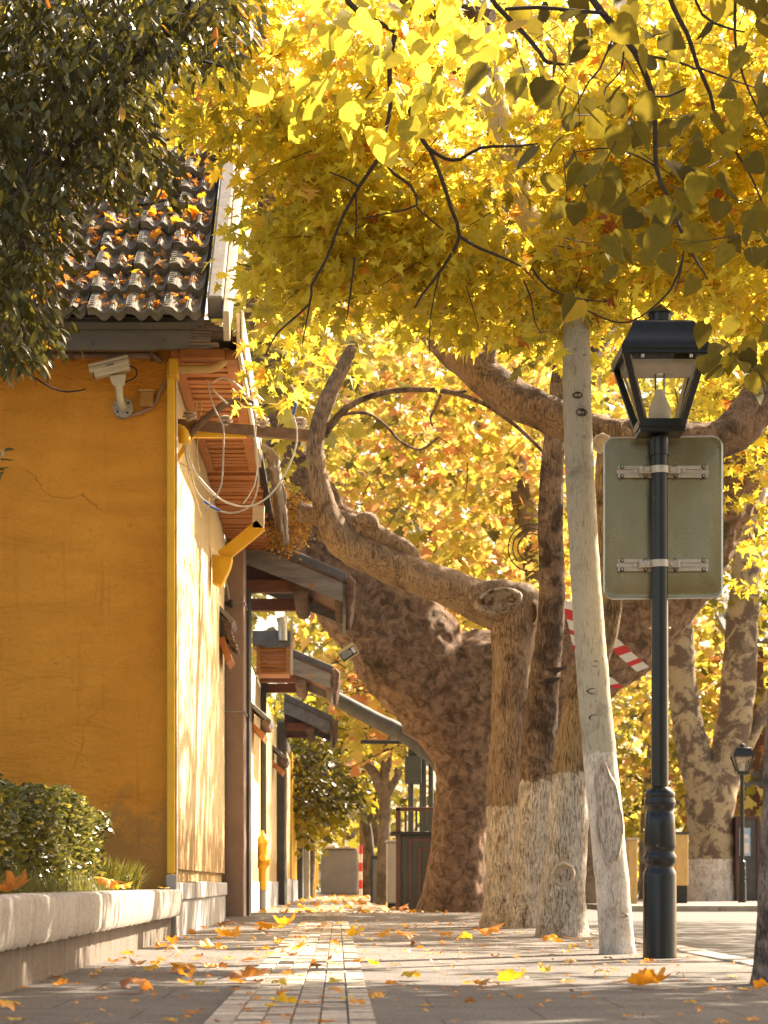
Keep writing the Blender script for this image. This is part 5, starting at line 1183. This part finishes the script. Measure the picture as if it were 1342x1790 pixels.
bgtree('plane_tree', 'mottled forked plane tree with whitewashed foot across the road by the distant lamp', [(1243, 1580, 45, 53.5), (1243, 1540, 41, 53.5), (1243, 1450, 40, 53.5), (1244, 1390, 43, 53.5), (1272, 1320, 32, 53.5), (1290, 1200, 31, 53.5), (1300, 1050, 27, 53.5), (1315, 880, 22, 53.5), (1330, 700, 16, 53.5)],
       [(1080, 620), (1500, 560), (1500, 1180), (1330, 1120), (1250, 1060), (1180, 1130), (1100, 1060), (1080, 900)], 53, 62, 420, LV['green'], mat=MT['bk_syc'], lvm=.62,
       extra=([(1245, 1400, 40, 53.5), (1215, 1320, 30, 53.5), (1195, 1220, 26, 53.5), (1188, 1100, 23, 53.5), (1180, 960, 18, 53.5)], [(1265, 1360, 20, 53.8), (1310, 1290, 14, 53.8), (1345, 1220, 12, 53.8), (1400, 1120, 10, 53.8)]), group='trees across the road', seg=24)
bgtree('plane_tree', 'far golden tree glowing low between the lamp column and the forked plane tree', [(1140, 1575, 24, 62), (1140, 1420, 20, 62), (1155, 1250, 16, 62)],
       [(1050, 1060), (1250, 1060), (1420, 1150), (1420, 1460), (1240, 1420), (1120, 1460), (1060, 1440)], 58, 70, 420, LV['bg'], lvm=.5, group='trees across the road', size=(.22, .38))
bgtree('slim_tree', 'slim pale forked tree on the pavement beside the fretwork cabinet', [(670, 1582, 13, 41), (671, 1480, 11, 41), (673, 1400, 10, 41), (676, 1320, 9, 41), (690, 1280, 7, 41)],
       [(560, 1120), (700, 1180), (760, 1290), (700, 1330), (640, 1330), (590, 1250)], 40, 46, 90, LV['bg'], lvm=.6, extra=([(674, 1400, 8, 41), (655, 1355, 9, 41), (640, 1335, 8, 41)], [(675, 1390, 8, 41), (690, 1360, 9, 41), (698, 1345, 8, 41)]))
bgtree('leaning_tree', 'dark slender tree leaning left over the far pavement with yellow-green leaves', [(655, 1562, 9, 55), (648, 1500, 8, 55), (640, 1440, 8, 55), (622, 1390, 7.5, 55), (600, 1360, 6, 55), (570, 1340, 4, 55)],
       [(500, 1200), (620, 1190), (690, 1260), (650, 1380), (600, 1440), (540, 1480), (500, 1420)], 52, 62, 300, LV['green'], lvm=.55, extra=([(640, 1440, 6, 55), (665, 1400, 5, 55), (650, 1360, 4, 55)], [(655, 1480, 6, 55.5), (660, 1390, 5, 55.5)]))
bgtree('dark_tree', 'dark green bushy tree hanging over the far house row', [(540, 1570, 8, 60), (545, 1450, 8, 60), (552, 1380, 6, 60)],
       [(505, 1300), (560, 1290), (610, 1340), (620, 1400), (560, 1440), (510, 1420)], 50, 58, 110, LV['ever'], tmpl=T_OVAL, lvm=.45, lvs=.13, per=22, size=(.10, .17))
bgtree('plane_tree', 'tall far golden tree rising behind the tiled roof and the bent flashing', [(640, 1570, 14, 75), (640, 1300, 12, 75), (620, 900, 9, 75)],
       [(430, 420), (640, 520), (900, 700), (980, 1080), (760, 1120), (660, 1180), (560, 1180), (500, 1000), (430, 900)], 66, 78, 460, LV['bg'], lvm=.45, size=(.3, .5))
# smooth grey limb that runs behind the giant trunk
b_ = P(760, 1585, 37); t = thing('grey_tree', 'smooth grey limb slanting down behind the giant trunk above the far pavement', 'tree', b_, 'trees behind the giant plane tree')
limb_mesh('trunk', [(800, 1590, 18, 37), (800, 1450, 17, 37), (775, 1345, 16, 37), (715, 1290, 15, 37), (655, 1258, 14, 37), (600, 1228, 13, 37), (560, 1200, 11, 37), (520, 1165, 8, 37)], plain('grey_smooth_bark', (.09, .085, .08), (.04, .038, .036), .7, 5, 20, .4), t, b_, 37, 16, .04, 4, seed=77)
# distant wood
c = region([(380, 300), (1750, 300), (1750, 1570), (380, 1570)], 92, 125, 1500); pos, i, tip, u = sprays(c, 9, 1.1, .7, .3, .4)
o = leafcloud('distant_trees', pos, rng.uniform(.5, .95, len(pos)), T_PLANE, LV['bg'], None, (0, 0, 0), lv=np.clip(rng.normal(.35, .25, len(pos)), 0, 1), tip=tip); tag(o, 'far yellow trees closing the view behind everything', 'trees', kind='stuff')

# unseen trees added behind the viewer to close the sky and show in the metal
c = np.concatenate([rng.uniform((-3, -18, 0.6), (12, -14, 7), (260, 3)), rng.uniform((6.5, -11, 1.5), (11, 2, 6), (90, 3))]); pos, i, tip, u = sprays(c, 8, .8, .45, .2, .4)
o = leafcloud('added_trees_behind', pos, rng.uniform(.45, .75, len(pos)), T_PLANE, LV['green'], None, (0, 0, 0), lv=rng.random(len(pos)) * .8, tip=tip); tag(o, 'unseen mass of trees added behind the viewer for the sign to reflect', 'trees', kind='stuff')

# ------------------------------------------------------------------ FAR STREET THINGS
t = thing('end_wall', 'plain grey wall with a pale top closing the far end of the pavement', 'wall', P(592, 1563, 80)); L = t.location
a = P(560, 1562, 80); b_ = P(626, 1484, 80)
g = MB(); g.box(a.x, b_.x, 80, 80.25, -.05, b_.z); g.build('panel', MT['grey'], t, L, bev=.12)
g = MB(); g.box(a.x, b_.x, 79.95, 80.3, b_.z + .003, b_.z + .09); g.build('top_rail', MT['whitewood'], t, L, bev=.02)
t = thing('striped_pole', 'slim red and white banded pole near the grey end wall', 'pole', P(630, 1562, 66)); L = t.location; c = Vector((P(630, 0, 66).x, 66, 0)); g = MB()
for k in range(6): g.lathe([(.05, k * .25), (.05, k * .25 + .249)], c, 10, k % 2)
g.build('bands', [MT['white'], MT['red']], t, L, smooth=True)
# fretwork cabinet
dk = 34.0; x0, x1 = P(695, 0, dk).x, P(775, 0, dk).x; zt = P(0, 1460, dk).z
t = thing('fret_cabinet', 'grey-green street cabinet with a maroon square fret pattern beside the giant trunk', 'cabinet', (x0, dk, 0)); L = t.location
g = MB(); g.box(x0, x1, dk, dk + .7, .0, zt); g.build('body', MT['fretgreen'], t, L, bev=.01)
g = MB(); g.box(x0 - .03, x0 + .045, dk - .03, dk + .06, 0, P(0, 1412, dk).z); g.box(x0 - .03, x1, dk - .03, dk + .06, P(0, 1418, dk).z, P(0, 1411, dk).z); g.build('frame', MT['maroon'], t, L, bev=.01)
g = MB(); g.box(x0 - .11, x1, dk - .08, dk + .75, zt + .002, zt + .055); g.build('top', MT['blackmat'], t, L, bev=.015)
g = MB(); fw = .045
def fr_rect(xa, xb, za, zb, sides='lrtb'):
    if 'l' in sides: g.box(xa, xa + fw, dk - .02, dk - .002, za, zb)
    if 'r' in sides: g.box(xb - fw, xb, dk - .02, dk - .002, za, zb)
    if 't' in sides: g.box(xa + fw, xb - fw, dk - .0199, dk - .002, zb - fw, zb)
    if 'b' in sides: g.box(xa + fw, xb - fw, dk - .0199, dk - .002, za, za + fw)
fr_rect(x0 + .16, x1 - .02, .14, zt - .05); fr_rect(x0 + .30, x1 - .14, .28, zt - .19, 'lt'); fr_rect(x0 + .42, x1 - .22, .28, zt - .33, 'l'); g.build('fret_pattern', MT['maroon'], t, L)
g = MB()
for k in range(4): xx = x0 + .1 + k * .16; g.box(xx, xx + .035, dk + .0, dk + .03, zt + .06, P(0, 1418, dk).z - .003)
g.build('balusters', MT['darkpost'], t, L)
xa, xb = P(676, 0, 36.5).x, P(700, 0, 36.5).x
t = thing('utility_box', 'plain pale grey utility box left of the fretwork cabinet', 'utility box', (xa, 36.5, 0)); L = t.location
g = MB(); g.box(xa, xb, 36.5, 37.0, .08, 1.05); g.build('body', MT['grey'], t, L, bev=.02); g = MB(); g.box(xa + .02, xb - .02, 36.52, 36.98, 0, .08); g.build('foot', MT['blackmat'], t, L); g = MB(); g.box(xa - .02, xb + .02, 36.48, 37.02, 1.052, 1.09); g.build('lid', MT['grey'], t, L, bev=.01)
t = thing('utility_box', 'low dark framed box farther along the pavement behind the slim forked tree', 'utility box', P(652, 1575, 46)); L = t.location
xa, xb = P(650, 0, 46).x, P(664, 0, 46).x; g = MB(); g.box(xa, xb, 46, 46.6, 0, .9); g.build('body', MT['grey'], t, L, bev=.02); g = MB(); g.box(xa - .03, xb + .03, 45.97, 46.63, .9, .96); g.box(xa - .03, xa + .01, 45.97, 46.0, 0, .9); g.box(xb - .01, xb + .03, 45.97, 46.0, 0, .9); g.build('frame', MT['darkpost'], t, L)
dp = 39.0; t = thing('service_pole', 'grey-green pole cluster carrying a metal box behind the fretwork cabinet', 'pole', P(725, 1585, dp)); L = t.location
g = MB(); c = P(722, 1345, dp); g.box(c.x - .14, c.x + .14, dp - .15, dp + .1, c.z - .25, c.z + .22); g.build('box', MT['fretgreen'], t, L, bev=.015)
for px, r_ in ((718, .05), (739, .06), (753, .045)):
    g = MB(); c = P(px, 0, dp + .1); g.tube([(c.x, dp + .1, 0), (c.x, dp + .1, 2.9)], r_, 12); g.build('pole', MT['fretgreen'], t, L, smooth=True)
g = MB(); c = P(722, 1322, dp); g.lathe([(.07, 0), (.08, .1), (.05, .16), (.02, .2)], c, 12); g.build('cap', MT['blackmat'], t, L, smooth=True)
g = MB(); g.tube([P(630, 1297, 39.6), P(735, 1297, 39.6)], .035, 8); g.build('crossbar', MT['blackmat'], t, L)
# across the road
t = thing('notice_kiosk', 'dark wooden notice kiosk with a blue and white poster beside the distant lamp', 'kiosk', P(1305, 1568, 53)); L = t.location
a = P(1286, 1566, 53); b_ = P(1328, 1432, 53)
g = MB(); g.box(a.x, a.x + .06, 53, 53.6, -.05, b_.z); g.box(b_.x - .06, b_.x, 53, 53.6, -.05, b_.z); g.box(a.x, b_.x, 53.02, 53.58, b_.z + .003, b_.z + .07); g.build('frame', MT['maroon'], t, L)
g = MB(); g.box(a.x + .061, b_.x - .061, 53.05, 53.5, -.05, b_.z); g.build('body', MT['darkpost'], t, L)
c0 = P(1288, 1496, 53); c1 = P(1312, 1447, 53); g = MB(); g.box(c0.x + .06, c1.x, 53.02, 53.048, c0.z, c1.z); g.box(c0.x + .1, c1.x - .04, 53.01, 53.019, c0.z + .06, c0.z + .3, 1); g.box(c0.x + .1, c1.x - .04, 53.01, 53.019, c0.z + .4, c0.z + .5, 1); g.build('poster', [MT['poster'], MT['white']], t, L)
t = thing('waste_bin', 'cream yellow box-shaped bin in front of the forked plane tree across the road', 'bin', P(1190, 1572, 47)); L = t.location
a = P(1181, 1548, 47); b_ = P(1203, 1458, 47); g = MB(); g.box(a.x, b_.x, 47, 47.4, a.z, b_.z); g.build('body', MT['pipe'], t, L, bev=.02); g = MB(); g.box(a.x + .02, b_.x - .02, 47.03, 47.37, -.05, a.z); g.build('base', MT['blackmat'], t, L); g = MB(); g.box(a.x - .02, b_.x + .02, 46.98, 47.42, b_.z + .002, b_.z + .05); g.build('lid', MT['darkpost'], t, L)
t = thing('waste_bin', 'pale beige narrow box standing behind the leaning trunk across the road', 'bin', P(1106, 1575, 46)); L = t.location
a = P(1098, 1575, 46); b_ = P(1114, 1468, 46); g = MB(); g.box(a.x, b_.x, 46, 46.4, -.05, b_.z); g.build('body', MT['pipe'], t, L, bev=.02); g = MB(); g.box(a.x - .02, b_.x + .02, 45.98, 46.42, b_.z + .002, b_.z + .04); g.build('lid', MT['whitewood'], t, L)
t = thing('timber_house', 'brown timber house with pale eaves at the far right edge across the road', 'house', P(1340, 1570, 60)); L = t.location
x0 = P(1318, 0, 60).x
g = MB(); g.box(x0 + .5, x0 + 7, 60.6, 66, -.05, 5.6); g.build('wall', MT['brown'], t, L)
for k in range(4): g = MB(); g.box(x0 + k * 1.6, x0 + k * 1.6 + .25, 60, 60.25, -.05, 6.5); g.build('post', MT['brown'], t, L, bev=.01)
g = MB(); g.prism([(x0 - .8, 59.2, 2.9), (x0 - .8, 61, 3.7), (x0 - .8, 61, 3.82), (x0 - .8, 59.2, 3.02)], (8, 0, 0)); g.prism([(x0 - .8, 59.2, 6.6), (x0 - .8, 63, 8.3), (x0 - .8, 63, 8.45), (x0 - .8, 59.2, 6.75)], (8, 0, 0)); g.build('roof', MT['tilerow'], t, L)

# ------------------------------------------------------------------ FALLEN LEAVES
def fallen_mesh(k):
    """a curled dry plane leaf, about 1 wide, with stalk"""
    rs = random.Random(k); nth = 40; rings = [0.0, .25, .5, .75, 1.0]; vs = []; fs = []
    def rad(a):
        lob = [(90, 1.0, 34), (36, .92, 33), (144, .90, 33), (-14, .70, 30), (194, .70, 30)]
        v = .68
        for c, h, w_ in lob:
            dlt = (math.degrees(a) - c + 180) % 360 - 180; v = max(v, h * max(0, 1 - abs(dlt) / (w_ * 1.5)) ** .62)
        dlt = (math.degrees(a) - 270 + 180) % 360 - 180
        return v * .5 * (1 + .06 * math.sin(a * 17)) * (1 - .35 * math.exp(-(dlt / 18) ** 2))
    big_ = k >= 6; cx = rs.choice((-1, 1)) * rs.uniform(1.4, 2.8) if big_ else rs.uniform(-.9, .7); cy = rs.uniform(-1.6, 1.8) if big_ else rs.uniform(-.7, .6); tw = rs.uniform(-1, 1); ph = rs.uniform(0, 6)
    for r in rings:
        for i in range(nth):
            a = 2 * math.pi * i / nth; q = rad(a) * r; x, y = q * math.cos(a), q * math.sin(a)
            z = cx * x * x * .9 + cy * y * y * .8 + tw * x * y * .9 + .05 * r * math.sin(a * 5 + ph) + .035 * noise.noise(Vector((x * 6, y * 6, k)))
            z *= .75 if big_ else .6; vs.append((x * (1 - .16 * abs(cx) * abs(x)), y * (1 - .1 * abs(cy) * abs(y)), z))
    for j in range(4):
        for i in range(nth): fs.append((j*nth+i, j*nth+(i+1) % nth, (j+1)*nth+(i+1) % nth, (j+1)*nth+i))
    b = len(vs); zoff = min(v[2] for v in vs)
    for (y, z) in ((-.12, 0), (-.35, .06), (-.6, .03)):
        for (dx, dz) in ((-.012, 0), (.012, 0), (0, .02)): vs.append((dx + .05 * y, y, z + dz))
    for j in range(2):
        for i in range(3): fs.append((b+j*3+i, b+j*3+(i+1) % 3, b+(j+1)*3+(i+1) % 3, b+(j+1)*3+i))
    return [(x, y, z - zoff) for x, y, z in vs], fs
FM = [fallen_mesh(k) for k in range(14)]; FMESH = {}
def fallen_data(k, lv):
    key = (k, round(lv, 1))
    if key not in FMESH:
        me = bpy.data.meshes.new('fallen_leaf'); me.from_pydata(FM[k][0], [], FM[k][1]); me.materials.append(LV['fallen'])
        me.polygons.foreach_set('use_smooth', [True] * len(me.polygons))
        at = me.attributes.new('lv', 'FLOAT', 'POINT'); r2 = np.random.default_rng(k)
        at.data.foreach_set('value', np.clip(key[1] + r2.normal(0, .06, len(FM[k][0])), 0, 1).astype(np.float32)); FMESH[key] = me
    return FMESH[key]
GRP = 'fallen leaves on the pavement'
def fallen(px, py, wpx, lv, label, k=None, tilt=0.0, z=None, d=None):
    d = d or gd(py); p = P(px, py, d); p.z = (gz(d) if z is None else z) + .006; s = wpx * d / F
    if abs(p.x + .13) < .26 and z is None: p.z += .012
    o = link('fallen_leaf', fallen_data((random.randrange(6, 14) if wpx > 44 else random.randrange(14)) if k is None else k, lv)); o.location = p
    o.scale = (s, s, s); o.rotation_euler = (tilt + random.uniform(-.15, .15), random.uniform(-.2, .2), random.uniform(0, 6.28))
    if tilt: p.z += s * .25 * abs(math.sin(tilt)); o.location = p
    return tag(o, label, 'leaf', GRP)
big = [(1128, 1728, 105, .5, 'big orange curled leaf lying in front of the lamp base', .25), (1338, 1738, 60, .5, 'orange leaf standing against the foot of the right edge trunk', .7),
       (432, 1722, 95, .1, 'large brown curled leaf at the left edge of the tactile strip', .5), (322, 1702, 60, .45, 'orange curled leaf left of the tactile strip near the planter', .3),
       (235, 1737, 90, .25, 'long pale brown leaf lying in front of the planter base', .0), (500, 1622, 62, .55, 'orange leaf heaped on the pavement just past the pinkish pillar', .6),
       (470, 1628, 48, .6, 'bright orange leaf leaning beside the heap past the pinkish pillar', .5), (362, 1612, 40, .35, 'rust orange leaf standing at the foot of the grey plinth', .9),
       (622, 1642, 46, .85, 'yellow folded leaf at the right border of the tactile strip', .6), (670, 1644, 40, .55, 'orange leaf standing upright just right of the tactile strip', 1.2),
       (706, 1646, 46, .5, 'orange and cream leaf standing second to the right of the tactile strip', .9), (28, 1722, 56, .4, 'deep orange leaf standing against the planter at the left edge', 1.1),
       (4, 1775, 60, .5, 'orange leaf cut by the lower left corner of the picture', .8), (497, 1764, 66, .9, 'yellow cream leaf lying on the tactile strip at the bottom', .3),
       (584, 1748, 42, .5, 'small orange star leaf on the tactile strip', .4), (893, 1722, 74, .85, 'yellow-green leaf with an upturned lobe on the right-hand paving', .5),
       (856, 1636, 62, .5, 'flat orange leaf by the foot of the pollarded tree', .1), (812, 1648, 46, .8, 'yellow leaf in front of the pollarded tree', .5), (778, 1640, 40, .45, 'thin orange leaf left of the yellow one before the pollarded tree', .2),
       (960, 1648, 40, .5, 'orange leaf below the golden trunk', .2), (400, 1640, 70, .6, 'wide orange leaf flat on the pavement by the cream wall', .2), (368, 1660, 60, .5, 'orange leaf on sunny paving before the pinkish pillar', .4),
       (300, 1652, 36, .4, 'rust leaf near the corner of the planter', .6), (280, 1660, 30, .5, 'small orange leaf at the planter corner', .7), (240, 1690, 46, .05, 'dark brown leaf in the shade of the planter base', .4),
       (262, 1700, 40, .75, 'yellowish leaf beside the dark brown one by the planter', .3), (975, 1650, 30, .55, 'small orange leaf under the leaning trunk', .3), (950, 1702, 40, .9, 'yellow-green leaf before the trunks', .4),
       (880, 1705, 34, .85, 'small yellow-green leaf behind the upturned one', .3), (1050, 1708, 40, .9, 'yellow-green leaf left of the big orange leaf', .3), (990, 1720, 36, .5, 'orange leaf left of the big orange one', .2),
       (515, 1665, 44, .6, 'orange leaf lying on the middle of the tactile strip', .2), (650, 1690, 34, .9, 'yellow leaf edge-on at the right of the tactile strip', .6), (720, 1715, 50, .85, 'yellow-green leaf on dark paving right of the strip', .2),
       (715, 1588, 34, .3, 'rust leaf in front of the fretwork cabinet', .6), (705, 1592, 26, .2, 'brown leaf by the slim tree foot', .6), (400, 1588, 30, .4, 'rust leaf against the dark post past the pinkish pillar', .7)]
for (px, py, w_, lv, lab, tl_) in big: fallen(px, py, w_, lv, lab, tilt=tl_ * .45)
for (px, py, w_, lv, lab) in ((186, 1553, 58, .45, 'orange leaf curled on the planter coping by the lilyturf'), (25, 1556, 80, .2, 'pale brown leaf on the planter coping below the hedge'), (215, 1560, 40, .85, 'yellow leaf flat on the planter coping'), (286, 1552, 26, .8, 'small yellow leaf at the wall end of the coping')):
    dd = 1.16 * F / (VX - px); fallen(px, py, w_, lv, lab, tilt=.35 if w_ > 50 else .1, z=.352, d=dd)
for k in range(120):
    d = 6.0 + 16 * random.random() ** 1.3; x = random.uniform(-1.05, 1.9) if k % 3 else random.uniform(-1.05, .3)
    lv = random.choice((.1, .3, .4, .5, .5, .6, .8, .9, .9)); s = random.uniform(.035, .085)
    col = 'brown' if lv < .25 else 'orange' if lv < .7 else 'yellow'
    o = fallen(VX + x * F / d, VY + H * F / d, s * F / d, lv, 'small loose %s leaf fallen on the grey pavement' % col, random.randrange(8))
for k in range(46):                                   # drift along the planter foot, the plinth and the strip edge
    d = random.uniform(7, 23); x = (-1.17 + abs(random.gauss(0, .09))) if k % 3 else random.uniform(-.45, .0); d = d if x > -1.1 else d
    lv = random.choice((.05, .15, .3, .4, .5, .6)); s = random.uniform(.05, .10)
    fallen(VX + x * F / d, VY + H * F / d, s * F / d, lv, 'dry %s leaf drifted along the foot of the planter and wall' % ('brown' if lv < .25 else 'orange') if k % 3 else 'dry %s leaf lying by the tactile strip edge' % ('brown' if lv < .25 else 'orange'))
for k in range(34):
    d = random.uniform(8.5, 22); x = random.uniform(-1.0, -.3) if k % 4 else random.uniform(.2, 1.2); lv = random.choice((.15, .4, .5, .6, .8)); s = random.uniform(.06, .12)
    fallen(VX + x * F / d, VY + H * F / d, s * F / d, lv, 'curled %s leaf among the scatter on the grey pavement' % ('brown' if lv < .25 else 'orange' if lv < .7 else 'yellow'), random.randrange(14))
# leaves on the roof
for k in range(70):
    sx = random.uniform(-2.3, -.96); ss = random.uniform(.1, 3.0); p = O + Vector((sx, 0, 0)) + u_ * ss + nr * .125
    lv = random.choice((.2, .4, .5, .7, .8)); o = link('fallen_leaf', fallen_data(random.randrange(10), lv)); o.location = p
    s = random.uniform(.06, .14); o.scale = (s, s, s); o.rotation_euler = (SL * .8 + random.uniform(-.2, .2), random.uniform(-.2, .2), random.uniform(0, 6.28))
    tag(o, 'dry %s leaf caught on the tiled roof' % ('brown' if lv < .25 else 'orange' if lv < .6 else 'yellow'), 'leaf', 'leaves caught on the tiled roof')
n = 1500; sx = rng.uniform(-2.6, -.96, n); ss = (np.floor(rng.uniform(0, 9, n)) + rng.beta(1.2, 3, n)) * RH + RH * .25
pz = np.array(O) + np.outer(sx, (1, 0, 0)) + np.outer(ss, np.array(u_)) + np.outer(rng.uniform(.055, .10, n), np.array(nr))
o = leafcloud('roof_litter', pz, rng.uniform(.02, .07, n), T_PLANE, LV['fallen'], None, (0, 0, 0), lv=rng.random(n) ** 2 * .6, tip=rng.normal(0, 1, (n, 3)) * np.array([1, 1, .6]), spread=.7); tag(o, 'brown leaf litter caught between the roof tiles', 'leaves', kind='stuff')
# litter drift far along
n = 420; y = rng.uniform(26, 75, n); x = rng.uniform(-1.0, 1.5, n) ; k = rng.random(n) < .5; x = np.where(k, rng.normal(.15, .5, n), x); x = np.clip(x, -.95, 1.8)
z = np.array([gz(v) for v in y]) + .012
o = leafcloud('leaf_litter', np.stack([x, y, z], 1), rng.uniform(.06, .13, n), T_PLANE, LV['fallen'], None, (0, 0, 0), tip=np.stack([rng.normal(0, 1, n), rng.normal(0, 1, n), rng.uniform(-.1, .5, n)], 1), spread=.5)
tag(o, 'drift of orange leaves far along the pavement', 'leaves', kind='stuff')
n = 900; y = 5.5 + 22 * rng.random(n); x = rng.uniform(-1.1, 2.0, n); z = np.array([gz(v) for v in y]) + .008
o = leafcloud('leaf_crumbs', np.stack([x, y, z], 1), rng.uniform(.012, .04, n), T_OVAL, LV['fallen'], None, (0, 0, 0), lv=rng.random(n) * .6, tip=np.stack([rng.normal(0, 1, n), rng.normal(0, 1, n), rng.uniform(0, .3, n)], 1), spread=.4)
tag(o, 'scattered leaf crumbs and twigs on the pavement', 'leaves', kind='stuff')

for o in COL.objects:                                 # fine twig work inside a crown: nobody could count it
    if o.name.startswith('branches') and o.parent is not None: o['kind'] = 'stuff'
